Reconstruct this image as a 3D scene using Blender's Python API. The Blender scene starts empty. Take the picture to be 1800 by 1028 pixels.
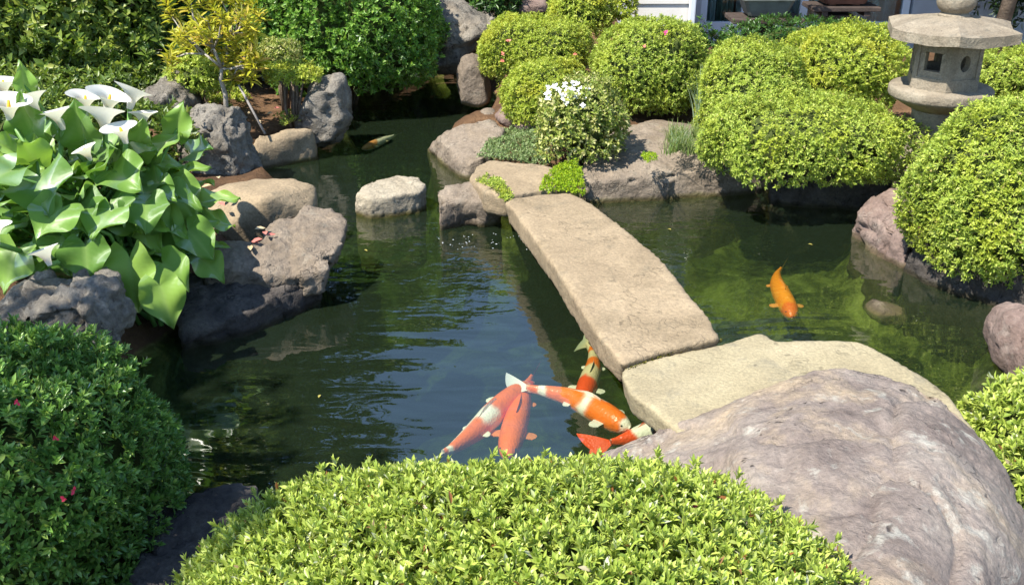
import bpy, bmesh, math, random
import numpy as np
from mathutils import Vector, Matrix, noise as mnoise

scn = bpy.context.scene
C = scn.collection
# ------------------------------------------------------------------ camera
FPX, PITCH, CAMH = 1729.0, math.radians(25), 1.7
cam = bpy.data.cameras.new("camera")
cam.sensor_width = 36.0
cam.lens = 36.0 * FPX / 1800.0
cam.clip_start, cam.clip_end = 0.05, 2000.0
camo = bpy.data.objects.new("camera", cam)
C.objects.link(camo)
camo.location = (0, 0, CAMH)
camo.rotation_euler = (math.pi / 2 - PITCH, 0, 0)
scn.camera = camo
# ------------------------------------------------------------------ sky and sun
SUN_EL = math.radians(56)
SUN_H = Vector((-0.80, -0.60))
SUN_H.normalize()
world = bpy.data.worlds.new("World")
scn.world = world
world.use_nodes = True
wn = world.node_tree
sky = wn.nodes.new("ShaderNodeTexSky")
sky.sky_type = 'NISHITA'
sky.sun_disc = False
sky.sun_elevation = SUN_EL
sky.sun_rotation = math.atan2(SUN_H.x, SUN_H.y)
sky.air_density, sky.dust_density, sky.ozone_density = 1.0, 0.15, 2.6
bgn = wn.nodes["Background"]
bgn.inputs["Strength"].default_value = 0.15
wn.links.new(sky.outputs[0], bgn.inputs[0])
sun = bpy.data.lights.new("sun", 'SUN')
sun.energy = 5.0
sun.angle = math.radians(0.53)
sun.color = (1.0, 0.945, 0.86)
suno = bpy.data.objects.new("sun", sun)
C.objects.link(suno)
sdir = Vector((SUN_H.x * math.cos(SUN_EL), SUN_H.y * math.cos(SUN_EL), math.sin(SUN_EL)))
suno.rotation_euler = sdir.to_track_quat('Z', 'Y').to_euler()
suno.location = (-4, -3, 8)
# ------------------------------------------------------------------ exposure
scn.view_settings.view_transform = 'Standard'
scn.view_settings.look = 'None'
scn.view_settings.gamma = 1.0
scn.view_settings.exposure = 1.15
scn.view_settings.use_curve_mapping = False
scn.cycles.use_denoising = True
scn.cycles.max_bounces = 8
scn.cycles.transparent_max_bounces = 12
scn.cycles.caustics_reflective = False
scn.cycles.caustics_refractive = False

R = np.random.RandomState(7)
random.seed(7)


# ------------------------------------------------------------------ surveying helpers: a sight line met with a height or a distance
def ray(px, py):
    x, u = (px - 900) / FPX, -(py - 514) / FPX
    return Vector((x, math.cos(PITCH) + u * math.sin(PITCH), -math.sin(PITCH) + u * math.cos(PITCH)))


def PZ(px, py, z=0.0):
    d = ray(px, py)
    return Vector((0, 0, CAMH)) + d * ((z - CAMH) / d.z)


def AT(px, py, Y):
    d = ray(px, py)
    return Vector((0, 0, CAMH)) + d * (Y / d.y)


def depth_scale(px, py, Y):
    return (Y / ray(px, py).y) / FPX


# ------------------------------------------------------------------ object helpers
def tag(o, label=None, cat=None, group=None, kind=None):
    if label: o["label"] = label
    if cat: o["category"] = cat
    if group: o["group"] = group
    if kind: o["kind"] = kind
    return o


def empty(name, loc, label=None, cat=None, group=None):
    o = bpy.data.objects.new(name, None)
    C.objects.link(o)
    o.location = loc
    o.empty_display_size = 0.1
    return tag(o, label, cat, group)


def wloc(o):
    v = Vector(o.location)
    p = o.parent
    while p:
        v += Vector(p.location)
        p = p.parent
    return v


def link_mesh(name, me, mat, parent=None, smooth=False, origin=None):
    """me holds world coordinates; the object's origin is put at its base (or at the parent's)."""
    n = len(me.vertices)
    co = np.empty(n * 3, np.float32)
    me.vertices.foreach_get("co", co)
    co = co.reshape(-1, 3)
    if parent is not None:
        off = np.array(wloc(parent))
    elif origin is not None:
        off = np.array(origin)
    else:
        off = np.array([(co[:, 0].min() + co[:, 0].max()) / 2, (co[:, 1].min() + co[:, 1].max()) / 2, co[:, 2].min()])
    me.vertices.foreach_set("co", (co - off).astype(np.float32).ravel())
    me.update()
    if mat is not None:
        me.materials.append(mat)
    if smooth:
        me.polygons.foreach_set("use_smooth", np.ones(len(me.polygons), bool))
    o = bpy.data.objects.new(name, me)
    C.objects.link(o)
    if parent is not None:
        o.parent = parent
    else:
        o.location = off
    return o


def np_mesh(name, V, Fc):
    """V (n,3), Fc (m,k) with one k for all faces"""
    V = np.asarray(V, np.float32)
    Fc = np.asarray(Fc, np.int32)
    me = bpy.data.meshes.new(name)
    me.vertices.add(len(V))
    me.vertices.foreach_set("co", V.ravel())
    m, k = Fc.shape
    me.loops.add(m * k)
    me.loops.foreach_set("vertex_index", Fc.ravel())
    me.polygons.add(m)
    me.polygons.foreach_set("loop_start", np.arange(0, m * k, k, dtype=np.int32))
    me.polygons.foreach_set("loop_total", np.full(m, k, np.int32))
    me.update(calc_edges=True)
    return me


def bm_mesh(name, bm):
    me = bpy.data.meshes.new(name)
    bm.to_mesh(me)
    bm.free()
    return me


def pyobj(name, V, Fc, mat, parent=None, smooth=False):
    me = bpy.data.meshes.new(name)
    me.from_pydata([tuple(v) for v in V], [], Fc)
    me.validate()
    return link_mesh(name, me, mat, parent, smooth)


def box(name, x0, x1, y0, y1, z0, z1, mat, parent=None, bevel=0.0):
    bm = bmesh.new()
    bmesh.ops.create_cube(bm, size=1)
    for v in bm.verts:
        v.co = Vector(((x0 + x1) / 2 + v.co.x * (x1 - x0), (y0 + y1) / 2 + v.co.y * (y1 - y0), (z0 + z1) / 2 + v.co.z * (z1 - z0)))
    if bevel:
        bmesh.ops.bevel(bm, geom=bm.edges[:], offset=bevel, segments=2, affect='EDGES', profile=0.6)
    return link_mesh(name, bm_mesh(name, bm), mat, parent)


def tube_data(pts, radii, seg=8):
    pts = [Vector(p) for p in pts]
    V, Fc = [], []
    n = len(pts)
    up = Vector((0.3, 0.2, 1)).normalized()
    for i, p in enumerate(pts):
        t = (pts[min(i + 1, n - 1)] - pts[max(i - 1, 0)]).normalized()
        a = t.cross(up)
        if a.length < 0.05: a = t.cross(Vector((1, 0, 0)))
        a.normalize()
        b = t.cross(a)
        for k in range(seg):
            an = 2 * math.pi * k / seg
            V.append(p + (a * math.cos(an) + b * math.sin(an)) * radii[i])
    for i in range(n - 1):
        for k in range(seg):
            k2 = (k + 1) % seg
            Fc.append((i * seg + k, i * seg + k2, (i + 1) * seg + k2, (i + 1) * seg + k))
    V.append(pts[0]); V.append(pts[-1])
    for k in range(seg):
        k2 = (k + 1) % seg
        Fc.append((len(V) - 2, k2, k))
        Fc.append((len(V) - 1, (n - 1) * seg + k, (n - 1) * seg + k2))
    return V, Fc


def tubes(name, lst, mat, parent=None, seg=7):
    V, Fc = [], []
    for pts, rad in lst:
        v, f = tube_data(pts, rad, seg)
        o = len(V)
        V += v
        Fc += [tuple(i + o for i in q) for q in f]
    return pyobj(name, V, Fc, mat, parent, True)


def lathe(name, prof, center, mat, parent=None, seg=24, rot=0.0, smooth=True, squash=None):
    """prof: (radius, z) from the bottom to the top"""
    V, Fc = [], []
    for r, z in prof:
        for k in range(seg):
            a = rot + 2 * math.pi * k / seg
            V.append((center[0] + r * math.cos(a), center[1] + r * math.sin(a), z))
    for i in range(len(prof) - 1):
        for k in range(seg):
            k2 = (k + 1) % seg
            Fc.append((i * seg + k, i * seg + k2, (i + 1) * seg + k2, (i + 1) * seg + k))
    Fc.append(tuple(range(seg - 1, -1, -1)))
    Fc.append(tuple((len(prof) - 1) * seg + k for k in range(seg)))
    return pyobj(name, V, Fc, mat, parent, smooth)


# ------------------------------------------------------------------ materials
def new_mat(name):
    m = bpy.data.materials.new(name)
    m.use_nodes = True
    t = m.node_tree
    t.nodes.clear()
    out = t.nodes.new("ShaderNodeOutputMaterial")
    return m, t, out


def N(t, typ, **kw):
    n = t.nodes.new("ShaderNode" + typ)
    for k, v in kw.items():
        setattr(n, k, v)
    return n


def ramp(t, fac, stops, interp='LINEAR'):
    n = N(t, "ValToRGB")
    n.color_ramp.interpolation = interp
    el = n.color_ramp.elements
    while len(el) < len(stops): el.new(0.5)
    for e, (p, c) in zip(el, stops):
        e.position = p
        e.color = (*c, 1) if len(c) == 3 else c
    t.links.new(fac, n.inputs[0])
    return n.outputs[0]


def mixc(t, fac, a, b, mode='MIX'):
    n = N(t, "Mix", data_type='RGBA', blend_type=mode)
    for s, v in ((n.inputs[0], fac), (n.inputs[6], a), (n.inputs[7], b)):
        if isinstance(v, (int, float)): s.default_value = v
        elif isinstance(v, tuple): s.default_value = (*v, 1)
        else: t.links.new(v, s)
    return n.outputs[2]


def noise_tex(t, vec, scale, detail=4, rough=0.55, dist=0.0):
    n = N(t, "TexNoise")
    n.inputs["Scale"].default_value = scale
    n.inputs["Detail"].default_value = detail
    n.inputs["Roughness"].default_value = rough
    n.inputs["Distortion"].default_value = dist
    if vec is not None: t.links.new(vec, n.inputs["Vector"])
    return n.outputs["Fac"]


def math_n(t, op, a, b=0.0, c=None, clamp=False):
    n = N(t, "Math", operation=op, use_clamp=clamp)
    for i, v in enumerate((a, b, c)):
        if v is None: continue
        if isinstance(v, (int, float)): n.inputs[i].default_value = v
        else: t.links.new(v, n.inputs[i])
    return n.outputs[0]


def leaf_mat(name, stops, trans=0.35, gloss=0.06, rough=0.35, patch=None):
    """leaf colour varies leaf by leaf; light passes through thin blades"""
    m, t, out = new_mat(name)
    g = N(t, "NewGeometry")
    col = ramp(t, g.outputs["Random Per Island"], stops)
    tc = N(t, "TexCoord")
    nz = noise_tex(t, tc.outputs["Object"], 6.0, 3)
    if patch:
        f = ramp(t, nz, [(0.5, (0, 0, 0)), (0.68, (1, 1, 1))])
        col = mixc(t, math_n(t, 'MULTIPLY', f, 0.55), col, patch)
    dif = N(t, "BsdfDiffuse"); tr = N(t, "BsdfTranslucent"); gl = N(t, "BsdfGlossy")
    t.links.new(col, dif.inputs[0])
    tcol = mixc(t, 0.6, col, (0.95, 1.0, 0.25), 'MULTIPLY')
    t.links.new(tcol, tr.inputs[0])
    gl.inputs["Roughness"].default_value = rough
    m1 = N(t, "MixShader"); m1.inputs[0].default_value = trans
    t.links.new(dif.outputs[0], m1.inputs[1]); t.links.new(tr.outputs[0], m1.inputs[2])
    fr = N(t, "Fresnel"); fr.inputs[0].default_value = 1.4
    fac = math_n(t, 'MULTIPLY_ADD', fr.outputs[0], 0.4, gloss * 0.3, clamp=True)
    m2 = N(t, "MixShader")
    t.links.new(fac, m2.inputs[0])
    t.links.new(m1.outputs[0], m2.inputs[1]); t.links.new(gl.outputs[0], m2.inputs[2])
    t.links.new(m2.outputs[0], out.inputs[0])
    return m


def plain(name, col, rough=0.7, var=0.25, scale=8.0, bump=0.2, spec=0.3, metallic=0.0):
    m, t, out = new_mat(name)
    p = N(t, "BsdfPrincipled")
    tc = N(t, "TexCoord")
    nz = noise_tex(t, tc.outputs["Object"], scale, 6, 0.6)
    c0 = tuple(c * (1 - var) for c in col); c1 = tuple(min(1, c * (1 + var)) for c in col)
    t.links.new(ramp(t, nz, [(0.3, c0), (0.7, c1)]), p.inputs["Base Color"])
    p.inputs["Roughness"].default_value = rough
    p.inputs["Specular IOR Level"].default_value = spec
    p.inputs["Metallic"].default_value = metallic
    if bump:
        b = N(t, "Bump"); b.inputs["Strength"].default_value = bump; b.inputs["Distance"].default_value = 0.01
        t.links.new(noise_tex(t, tc.outputs["Object"], scale * 6, 5, 0.6), b.inputs["Height"])
        t.links.new(b.outputs[0], p.inputs["Normal"])
    t.links.new(p.outputs[0], out.inputs[0])
    return m


def rock_mat(name, c_lo, c_mid, c_hi, scale=4.0, stain=None, stain_amt=0.5, lichen=None, lichen_amt=0.3, algae=0.0,
             bump=0.5, grain=60.0, pits=0.3, rough=0.85, strata=0.0):
    m, t, out = new_mat(name)
    p = N(t, "BsdfPrincipled")
    tc = N(t, "TexCoord"); g = N(t, "NewGeometry")
    vec = tc.outputs["Object"]
    n1 = noise_tex(t, vec, scale, 8, 0.62, 0.6)
    col = ramp(t, n1, [(0.3, c_lo), (0.5, c_mid), (0.72, c_hi)])
    if stain:
        n2 = noise_tex(t, vec, scale * 0.6, 5, 0.6, 1.2)
        f = ramp(t, n2, [(0.48, (0, 0, 0)), (0.66, (1, 1, 1))])
        col = mixc(t, math_n(t, 'MULTIPLY', f, stain_amt), col, stain)
    if lichen:
        n3 = noise_tex(t, vec, scale * 3.2, 7, 0.68, 0.4)
        f = ramp(t, n3, [(0.56, (0, 0, 0)), (0.66, (1, 1, 1))])
        col = mixc(t, math_n(t, 'MULTIPLY', f, lichen_amt), col, lichen)
    # mineral grain
    n4 = noise_tex(t, vec, grain, 4, 0.7)
    gr = ramp(t, n4, [(0.3, (0.72, 0.72, 0.72)), (0.7, (1.22, 1.2, 1.18))])
    col = mixc(t, 1.0, col, gr, 'MULTIPLY')
    # small dark pits
    vo = N(t, "TexVoronoi"); vo.inputs["Scale"].default_value = scale * 7
    nv = N(t, "VectorMath", operation='ADD')
    nn = N(t, "TexNoise"); nn.inputs["Scale"].default_value = scale * 4; nn.inputs["Detail"].default_value = 3
    t.links.new(vec, nn.inputs["Vector"])
    sc = N(t, "VectorMath", operation='SCALE'); sc.inputs[3].default_value = 0.12
    t.links.new(nn.outputs["Color"], sc.inputs[0])
    t.links.new(vec, nv.inputs[0]); t.links.new(sc.outputs[0], nv.inputs[1])
    t.links.new(nv.outputs[0], vo.inputs["Vector"])
    pit = ramp(t, vo.outputs["Distance"], [(0.10, (1, 1, 1)), (0.22, (0, 0, 0))])
    pm = math_n(t, 'MULTIPLY', pit, ramp(t, noise_tex(t, vec, scale * 1.7, 2), [(0.52, (0, 0, 0)), (0.62, (1, 1, 1))]))
    col = mixc(t, math_n(t, 'MULTIPLY', pm, pits), col, tuple(c * 0.3 for c in c_lo))
    ve = N(t, "TexVoronoi", feature='DISTANCE_TO_EDGE'); ve.inputs["Scale"].default_value = scale * 0.9
    nv2 = N(t, "VectorMath", operation='ADD')
    sc2 = N(t, "VectorMath", operation='SCALE'); sc2.inputs[3].default_value = 0.30
    t.links.new(nn.outputs["Color"], sc2.inputs[0]); t.links.new(vec, nv2.inputs[0]); t.links.new(sc2.outputs[0], nv2.inputs[1])
    t.links.new(nv2.outputs[0], ve.inputs["Vector"])
    crk = math_n(t, 'MULTIPLY', ramp(t, ve.outputs["Distance"], [(0.004, (1, 1, 1)), (0.022, (0, 0, 0))]), ramp(t, noise_tex(t, vec, scale * 1.1, 3), [(0.5, (0, 0, 0)), (0.6, (1, 1, 1))]))
    col = mixc(t, math_n(t, 'MULTIPLY', crk, 0.65 * min(1, bump)), col, tuple(c * 0.35 for c in c_lo))
    sep = N(t, "SeparateXYZ")
    t.links.new(g.outputs["Position"], sep.inputs[0])
    if algae:
        w = math_n(t, 'ADD', sep.outputs[2], math_n(t, 'MULTIPLY', math_n(t, 'SUBTRACT', n1, 0.5), -0.10))
        f = ramp(t, math_n(t, 'MULTIPLY_ADD', w, 4.0, 0.3), [(0.30, (1, 1, 1)), (0.42, (0, 0, 0))])
        col = mixc(t, math_n(t, 'MULTIPLY', f, algae), col, (0.16, 0.15, 0.02))
    wetf = ramp(t, math_n(t, 'MULTIPLY_ADD', math_n(t, 'ADD', sep.outputs[2], math_n(t, 'MULTIPLY', math_n(t, 'SUBTRACT', n1, 0.5), 0.05)), 8.0, 0.5), [(0.60, (0.42, 0.40, 0.36)), (0.74, (1, 1, 1))])
    col = mixc(t, 1.0, col, wetf, 'MULTIPLY')
    col = mixc(t, 1.0, col, (0.84, 0.84, 0.84), 'MULTIPLY')
    t.links.new(col, p.inputs["Base Color"])
    p.inputs["Roughness"].default_value = rough
    p.inputs["Specular IOR Level"].default_value = 0.25
    b1 = N(t, "Bump"); b1.inputs["Strength"].default_value = bump; b1.inputs["Distance"].default_value = 0.03
    t.links.new(noise_tex(t, vec, scale * 4, 10, 0.68, 0.3), b1.inputs["Height"])
    b2 = N(t, "Bump"); b2.inputs["Strength"].default_value = bump * 0.7; b2.inputs["Distance"].default_value = 0.006
    h = math_n(t, 'SUBTRACT', math_n(t, 'SUBTRACT', n4, math_n(t, 'MULTIPLY', pm, 1.5)), math_n(t, 'MULTIPLY', crk, 2.0))
    t.links.new(h, b2.inputs["Height"]); t.links.new(b1.outputs[0], b2.inputs["Normal"])
    t.links.new(b2.outputs[0], p.inputs["Normal"])
    t.links.new(p.outputs[0], out.inputs[0])
    return m


# ------------------------------------------------------------------ rocks: hulls and slabs fused, worn and broken up
def hull_bm(pts):
    bm = bmesh.new()
    for p in pts: bm.verts.new(p)
    r = bmesh.ops.convex_hull(bm, input=bm.verts[:])
    junk = [v for v in bm.verts if not v.link_faces]
    bmesh.ops.delete(bm, geom=junk, context='VERTS')
    bmesh.ops.recalc_face_normals(bm, faces=bm.faces[:])
    return bm


def top_hull(px_pts, zb=-0.35, shrink=0.92):
    """points seen on the stone (px, py, height); the stone goes on down to zb"""
    P = [PZ(*p) for p in px_pts]
    c = sum(P, Vector()) / len(P)
    base = [Vector((c.x + (p.x - c.x) * shrink, c.y + (p.y - c.y) * shrink, zb)) for p in P]
    return P + base


def sil_hull(poly, Y, depth, front=0.72, back=0.7, lean=0.0):
    """outline standing at distance Y, with a rounded front and back"""
    P = [AT(px, py, Y) for px, py in poly]
    c = sum(P, Vector()) / len(P)
    out = list(P)
    for s, k in ((-depth * 0.5, front), (depth * 0.5, back)):
        for p in P:
            q = c + (p - c) * k
            out.append(Vector((q.x, q.y + s, q.z - (lean if s < 0 else 0))))
    return out


def prism_bm(px_pts, ztop, thick, shrink=0.97):
    """slab: outline of the top face (px, py[, height]) and a thickness"""
    T = [PZ(p[0], p[1], p[2] if len(p) > 2 else ztop) for p in px_pts]
    c = sum(T, Vector()) / len(T)
    Bt = [Vector((c.x + (p.x - c.x) * shrink, c.y + (p.y - c.y) * shrink, p.z - thick)) for p in T]
    bm = bmesh.new()
    tv = [bm.verts.new(p) for p in T]
    bv = [bm.verts.new(p) for p in Bt]
    n = len(T)
    bm.faces.new(tv); bm.faces.new(bv[::-1])
    for i in range(n):
        j = (i + 1) % n
        bm.faces.new((tv[i], bv[i], bv[j], tv[j]))
    bmesh.ops.recalc_face_normals(bm, faces=bm.faces[:])
    bmesh.ops.triangulate(bm, faces=bm.faces[:])
    return bm


ROCK_TRIS = 0


def rock(name, shapes, mat, label, voxel=0.025, smooth=4, amp=0.02, freq=5.0, ridged=0.5, fine=0.004, seed=0, cat="rock", flat_top=0.0,
         group=None, cracks=()):
    global ROCK_TRIS
    bm = bmesh.new()
    for s in shapes:
        b = s if isinstance(s, bmesh.types.BMesh) else hull_bm(s)
        tmp = bpy.data.meshes.new("t"); b.to_mesh(tmp); b.free()
        bm.from_mesh(tmp); bpy.data.meshes.remove(tmp)
    me0 = bm_mesh("t", bm)
    o0 = bpy.data.objects.new("t", me0)
    C.objects.link(o0)
    md = o0.modifiers.new("r", 'REMESH'); md.mode = 'VOXEL'; md.voxel_size = voxel
    dg = bpy.context.evaluated_depsgraph_get()
    me = bpy.data.meshes.new_from_object(o0.evaluated_get(dg))
    bpy.data.objects.remove(o0); bpy.data.meshes.remove(me0)
    bm = bmesh.new(); bm.from_mesh(me); bpy.data.meshes.remove(me)
    for _ in range(max(1, int(smooth * 0.6))):
        bmesh.ops.smooth_vert(bm, verts=bm.verts[:], factor=0.5, use_axis_x=True, use_axis_y=True, use_axis_z=True)
    bm.normal_update()
    off = Vector((seed * 3.17 + 1.3, seed * 1.71, seed * 0.77))
    nrm = [v.normal.copy() for v in bm.verts]
    for v, n in zip(bm.verts, nrm):
        p = v.co * freq + off
        d = mnoise.fractal(p, 1.0, 2.1, 4) * amp * 0.7
        if ridged:
            # broken planes: each cell of a warped lattice tilts its own way
            w = p * 0.75 + Vector((mnoise.noise(p * 1.4), mnoise.noise(p * 1.4 + Vector((9, 0, 0))), mnoise.noise(p * 1.4 + Vector((0, 9, 0))))) * 0.35
            dist, pts_ = mnoise.voronoi(w)
            c = pts_[0]
            tilt = Vector((mnoise.noise(c * 7.3), mnoise.noise(c * 7.3 + Vector((3, 1, 0))), mnoise.noise(c * 7.3 + Vector((0, 5, 2)))))
            d += (w - c).dot(tilt) * amp * 1.9 * ridged
            d -= max(0.0, 0.09 - (dist[1] - dist[0])) * amp * 5.0 * ridged
            # weathered creases
            d -= (1 - min(1.0, abs(mnoise.noise(p * 2.6 + off)) * 7)) * amp * 0.28 * ridged
            d += mnoise.fractal(p * 4.0 + off, 0.9, 2.1, 3) * amp * 0.20 * ridged
        d += mnoise.fractal(v.co * 42 + off, 0.8, 2.0, 3) * fine
        if flat_top and n.z > 0.8: d *= (1 - flat_top)
        v.co += n * d
    for (pts, width, deep) in cracks:
        wp = [PZ(*q) for q in pts]
        for v in bm.verts:
            best = 9
            for a, b in zip(wp[:-1], wp[1:]):
                ab = b - a
                k = max(0, min(1, (v.co - a).dot(ab) / ab.length_squared))
                best = min(best, (v.co - (a + ab * k)).length)
            if best < width: v.co -= v.normal * deep * (1 - best / width)
    ROCK_TRIS += len(bm.faces) * 2
    o = link_mesh(name, bm_mesh(name, bm), mat, None, True)
    return tag(o, label, cat, group, "thing")


# ------------------------------------------------------------------ leaves
LEAF4 = (np.array([(0, 0, 0), (0.42, -0.5, 0.13), (1, 0, -0.04), (0.42, 0.5, 0.13)]), np.array([(0, 1, 2), (0, 2, 3)]))
LEAF7 = (np.array([(0, 0, 0), (0.28, -0.36, 0.10), (0.62, -0.42, 0.07), (1, 0, -0.06), (0.62, 0.42, 0.07), (0.28, 0.36, 0.10), (0.5, 0, 0.0)]),
         np.array([(0, 1, 6), (1, 2, 6), (2, 3, 6), (3, 4, 6), (4, 5, 6), (5, 0, 6)]))


def leaves_mesh(name, pos, dirs, nrms, length, width, tmpl=LEAF4):
    """pos, dirs, nrms (N,3); length and width (N,)"""
    tv, tf = tmpl
    d = dirs / np.linalg.norm(dirs, axis=1, keepdims=True)
    s = np.cross(nrms, d)
    s /= np.linalg.norm(s, axis=1, keepdims=True) + 1e-9
    n = np.cross(d, s)
    V = (pos[:, None, :] + tv[None, :, 0, None] * (length[:, None, None] * d[:, None, :])
         + tv[None, :, 1, None] * (width[:, None, None] * s[:, None, :])
         + tv[None, :, 2, None] * (length[:, None, None] * n[:, None, :]))
    k = len(tv)
    Fc = tf[None] + (np.arange(len(pos)) * k)[:, None, None]
    return np_mesh(name, V.reshape(-1, 3), Fc.reshape(-1, 3))


def unit(a):
    return a / (np.linalg.norm(a, axis=-1, keepdims=True) + 1e-9)


def lump_fn(seed, freqs, amps):
    r = np.random.RandomState(seed)
    K = []
    for f, a in zip(freqs, amps):
        for _ in range(6):
            k = unit(r.randn(1, 3))[0] * f * r.uniform(0.7, 1.3)
            K.append((k, r.uniform(0, 6.28), a / 6 ** 0.5 * 1.4))
    def fn(p):
        s = np.zeros(len(p))
        for k, ph, a in K: s += a * np.sin(p @ k + ph)
        return s
    return fn


def shoots_to_leaves(P, A, n_leaf, ln, wd, spread=(0.35, 1.15), rs=R, upright=0.0):
    """rosettes of leaves at points P along axes A"""
    M = len(P)
    ref = np.where(np.abs(A[:, 2:3]) > 0.9, np.array([[1., 0, 0]]), np.array([[0., 0, 1]]))
    U = unit(np.cross(A, ref)); W = np.cross(A, U)
    idx = np.repeat(np.arange(M), n_leaf)
    j = np.tile(np.arange(n_leaf), M)
    ph = j * 2.39996 + np.repeat(rs.uniform(0, 6.28, M), n_leaf) + rs.normal(0, 0.25, len(idx))
    f = (j + 0.5) / n_leaf
    th = spread[1] + (spread[0] - spread[1]) * f + rs.normal(0, 0.16, len(idx))
    rad = U[idx] * np.cos(ph)[:, None] + W[idx] * np.sin(ph)[:, None]
    D = A[idx] * np.cos(th)[:, None] + rad * np.sin(th)[:, None]
    Nn = A[idx] * np.sin(th)[:, None] - rad * np.cos(th)[:, None]
    L = ln * (1.1 - 0.35 * f) * rs.uniform(0.7, 1.25, len(idx))
    pos = P[idx] + A[idx] * ((f - 0.6) * ln * 0.7)[:, None]
    return pos, unit(D), unit(Nn), L, L * wd * rs.uniform(0.8, 1.2, len(idx))


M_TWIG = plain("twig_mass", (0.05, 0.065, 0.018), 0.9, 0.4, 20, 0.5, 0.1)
M_BARK = plain("bark", (0.14, 0.105, 0.075), 0.85, 0.4, 14, 0.6, 0.15)
M_BARK_PALE = plain("bark_pale", (0.30, 0.27, 0.22), 0.85, 0.35, 14, 0.5, 0.15)


def bush(name, center, rad, mat, label, cat="shrub", spacing=0.0195, leaf=0.022, wd=0.44, n_leaf=6, expo=2.3, lump=(0.065, 0.035), cut=-0.75,
         seed=1, tmpl=LEAF4, group=None, jitter=0.28, upw=0.4, depth=0.035, ground=None, spread=(0.6, 1.35), flat_dirs=None):
    rs = np.random.RandomState(seed)
    c = np.array(center); rad = np.array(rad)
    base = (c[0], c[1], ground if ground is not None else c[2] + cut * rad[2])
    root = empty(name, base, label, cat, group)
    area = 4 * math.pi * ((rad[0] * rad[1]) ** 1.6 / 3 + (rad[0] * rad[2]) ** 1.6 / 3 + (rad[1] * rad[2]) ** 1.6 / 3) ** (1 / 1.6)
    M = int(area / spacing ** 2 * 1.12)
    d = unit(rs.randn(M * 3, 3) * rad)           # roughly even over the surface
    lf = lump_fn(seed + 50, (5.0, 13.0), lump)
    r = (np.abs(d / rad) ** expo).sum(1) ** (-1 / expo)
    q = d * r[:, None]
    q *= (1 + lf(q / rad.max() * 1.0))[:, None]
    nr = unit(np.sign(q) * np.abs(q / rad) ** (expo - 1) / rad)
    keep = q[:, 2] > cut * rad[2]
    # leave out what no one could see from any place near by: the far underside
    q, nr = q[keep][:M], nr[keep][:M]
    A = unit(nr * (1 - upw) + np.array([0, 0, 1.0]) * upw + rs.normal(0, jitter, nr.shape))
    inn = rs.beta(1.0, 2.2, len(q)) * depth
    deep_ = rs.rand(len(q)) < 0.22
    inn[deep_] = depth * rs.uniform(1.0, 1.6, deep_.sum())
    P = c + q - nr * inn[:, None] + nr * rs.normal(0, leaf * 0.22, (len(q), 1))
    stray = rs.rand(len(P)) < 0.03          # unclipped shoots
    P[stray] += A[stray] * (leaf * rs.uniform(0.5, 1.7, (stray.sum(), 1)))
    me = leaves_mesh("foliage", *shoots_to_leaves(P, A, n_leaf, leaf, wd, spread, rs), tmpl)
    link_mesh("foliage", me, mat, root)
    root.children[0]["kind"] = "stuff"
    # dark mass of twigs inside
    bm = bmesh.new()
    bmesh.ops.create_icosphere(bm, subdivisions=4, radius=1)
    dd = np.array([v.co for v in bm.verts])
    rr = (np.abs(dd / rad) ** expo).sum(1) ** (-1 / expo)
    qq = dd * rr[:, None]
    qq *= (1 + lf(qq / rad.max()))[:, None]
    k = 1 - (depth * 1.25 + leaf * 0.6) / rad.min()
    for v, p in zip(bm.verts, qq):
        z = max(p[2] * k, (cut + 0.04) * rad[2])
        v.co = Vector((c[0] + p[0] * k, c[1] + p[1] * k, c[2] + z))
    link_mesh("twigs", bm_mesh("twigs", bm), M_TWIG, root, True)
    if ground is not None and ground < c[2] + cut * rad[2]:
        stems = []
        for i in range(9):
            a = rs.uniform(0, 6.28); rr_ = rs.uniform(0.1, 0.5)
            b0 = Vector((c[0] + rad[0] * 0.25 * rr_ * math.cos(a), c[1] + rad[1] * 0.25 * rr_ * math.sin(a), ground - 0.03))
            b1 = Vector((c[0] + rad[0] * 0.9 * rr_ * math.cos(a), c[1] + rad[1] * 0.9 * rr_ * math.sin(a), c[2] + (cut + 0.2) * rad[2]))
            mid = (b0 + b1) / 2 + Vector(rs.normal(0, 0.015, 3))
            stems.append(([b0, mid, b1], [0.011, 0.008, 0.006]))
        tubes("stem", stems, M_BARK, root, 6)
    return root


def bush_px(name, bb, Y, mat, label, ry=0.9, **kw):
    """bush that fills the sight-line box bb when it stands at distance Y"""
    x0, y0, x1, y1 = bb
    cx, cy = (x0 + x1) / 2, (y0 + y1) / 2
    c = AT(cx, cy, Y)
    s = depth_scale(cx, cy, Y)
    rx = (x1 - x0) / 2 * s
    hy = (y1 - y0) / 2 * s
    ryv = rx * ry
    dl = math.atan2(CAMH - c.z, Y)
    ryv = min(ryv, hy * 0.9 / math.sin(dl))
    rz = math.sqrt(max(1e-4, hy * hy - (ryv * math.sin(dl)) ** 2)) / math.cos(dl)
    return bush(name, c, (rx, ryv, rz), mat, label, **kw)

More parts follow.
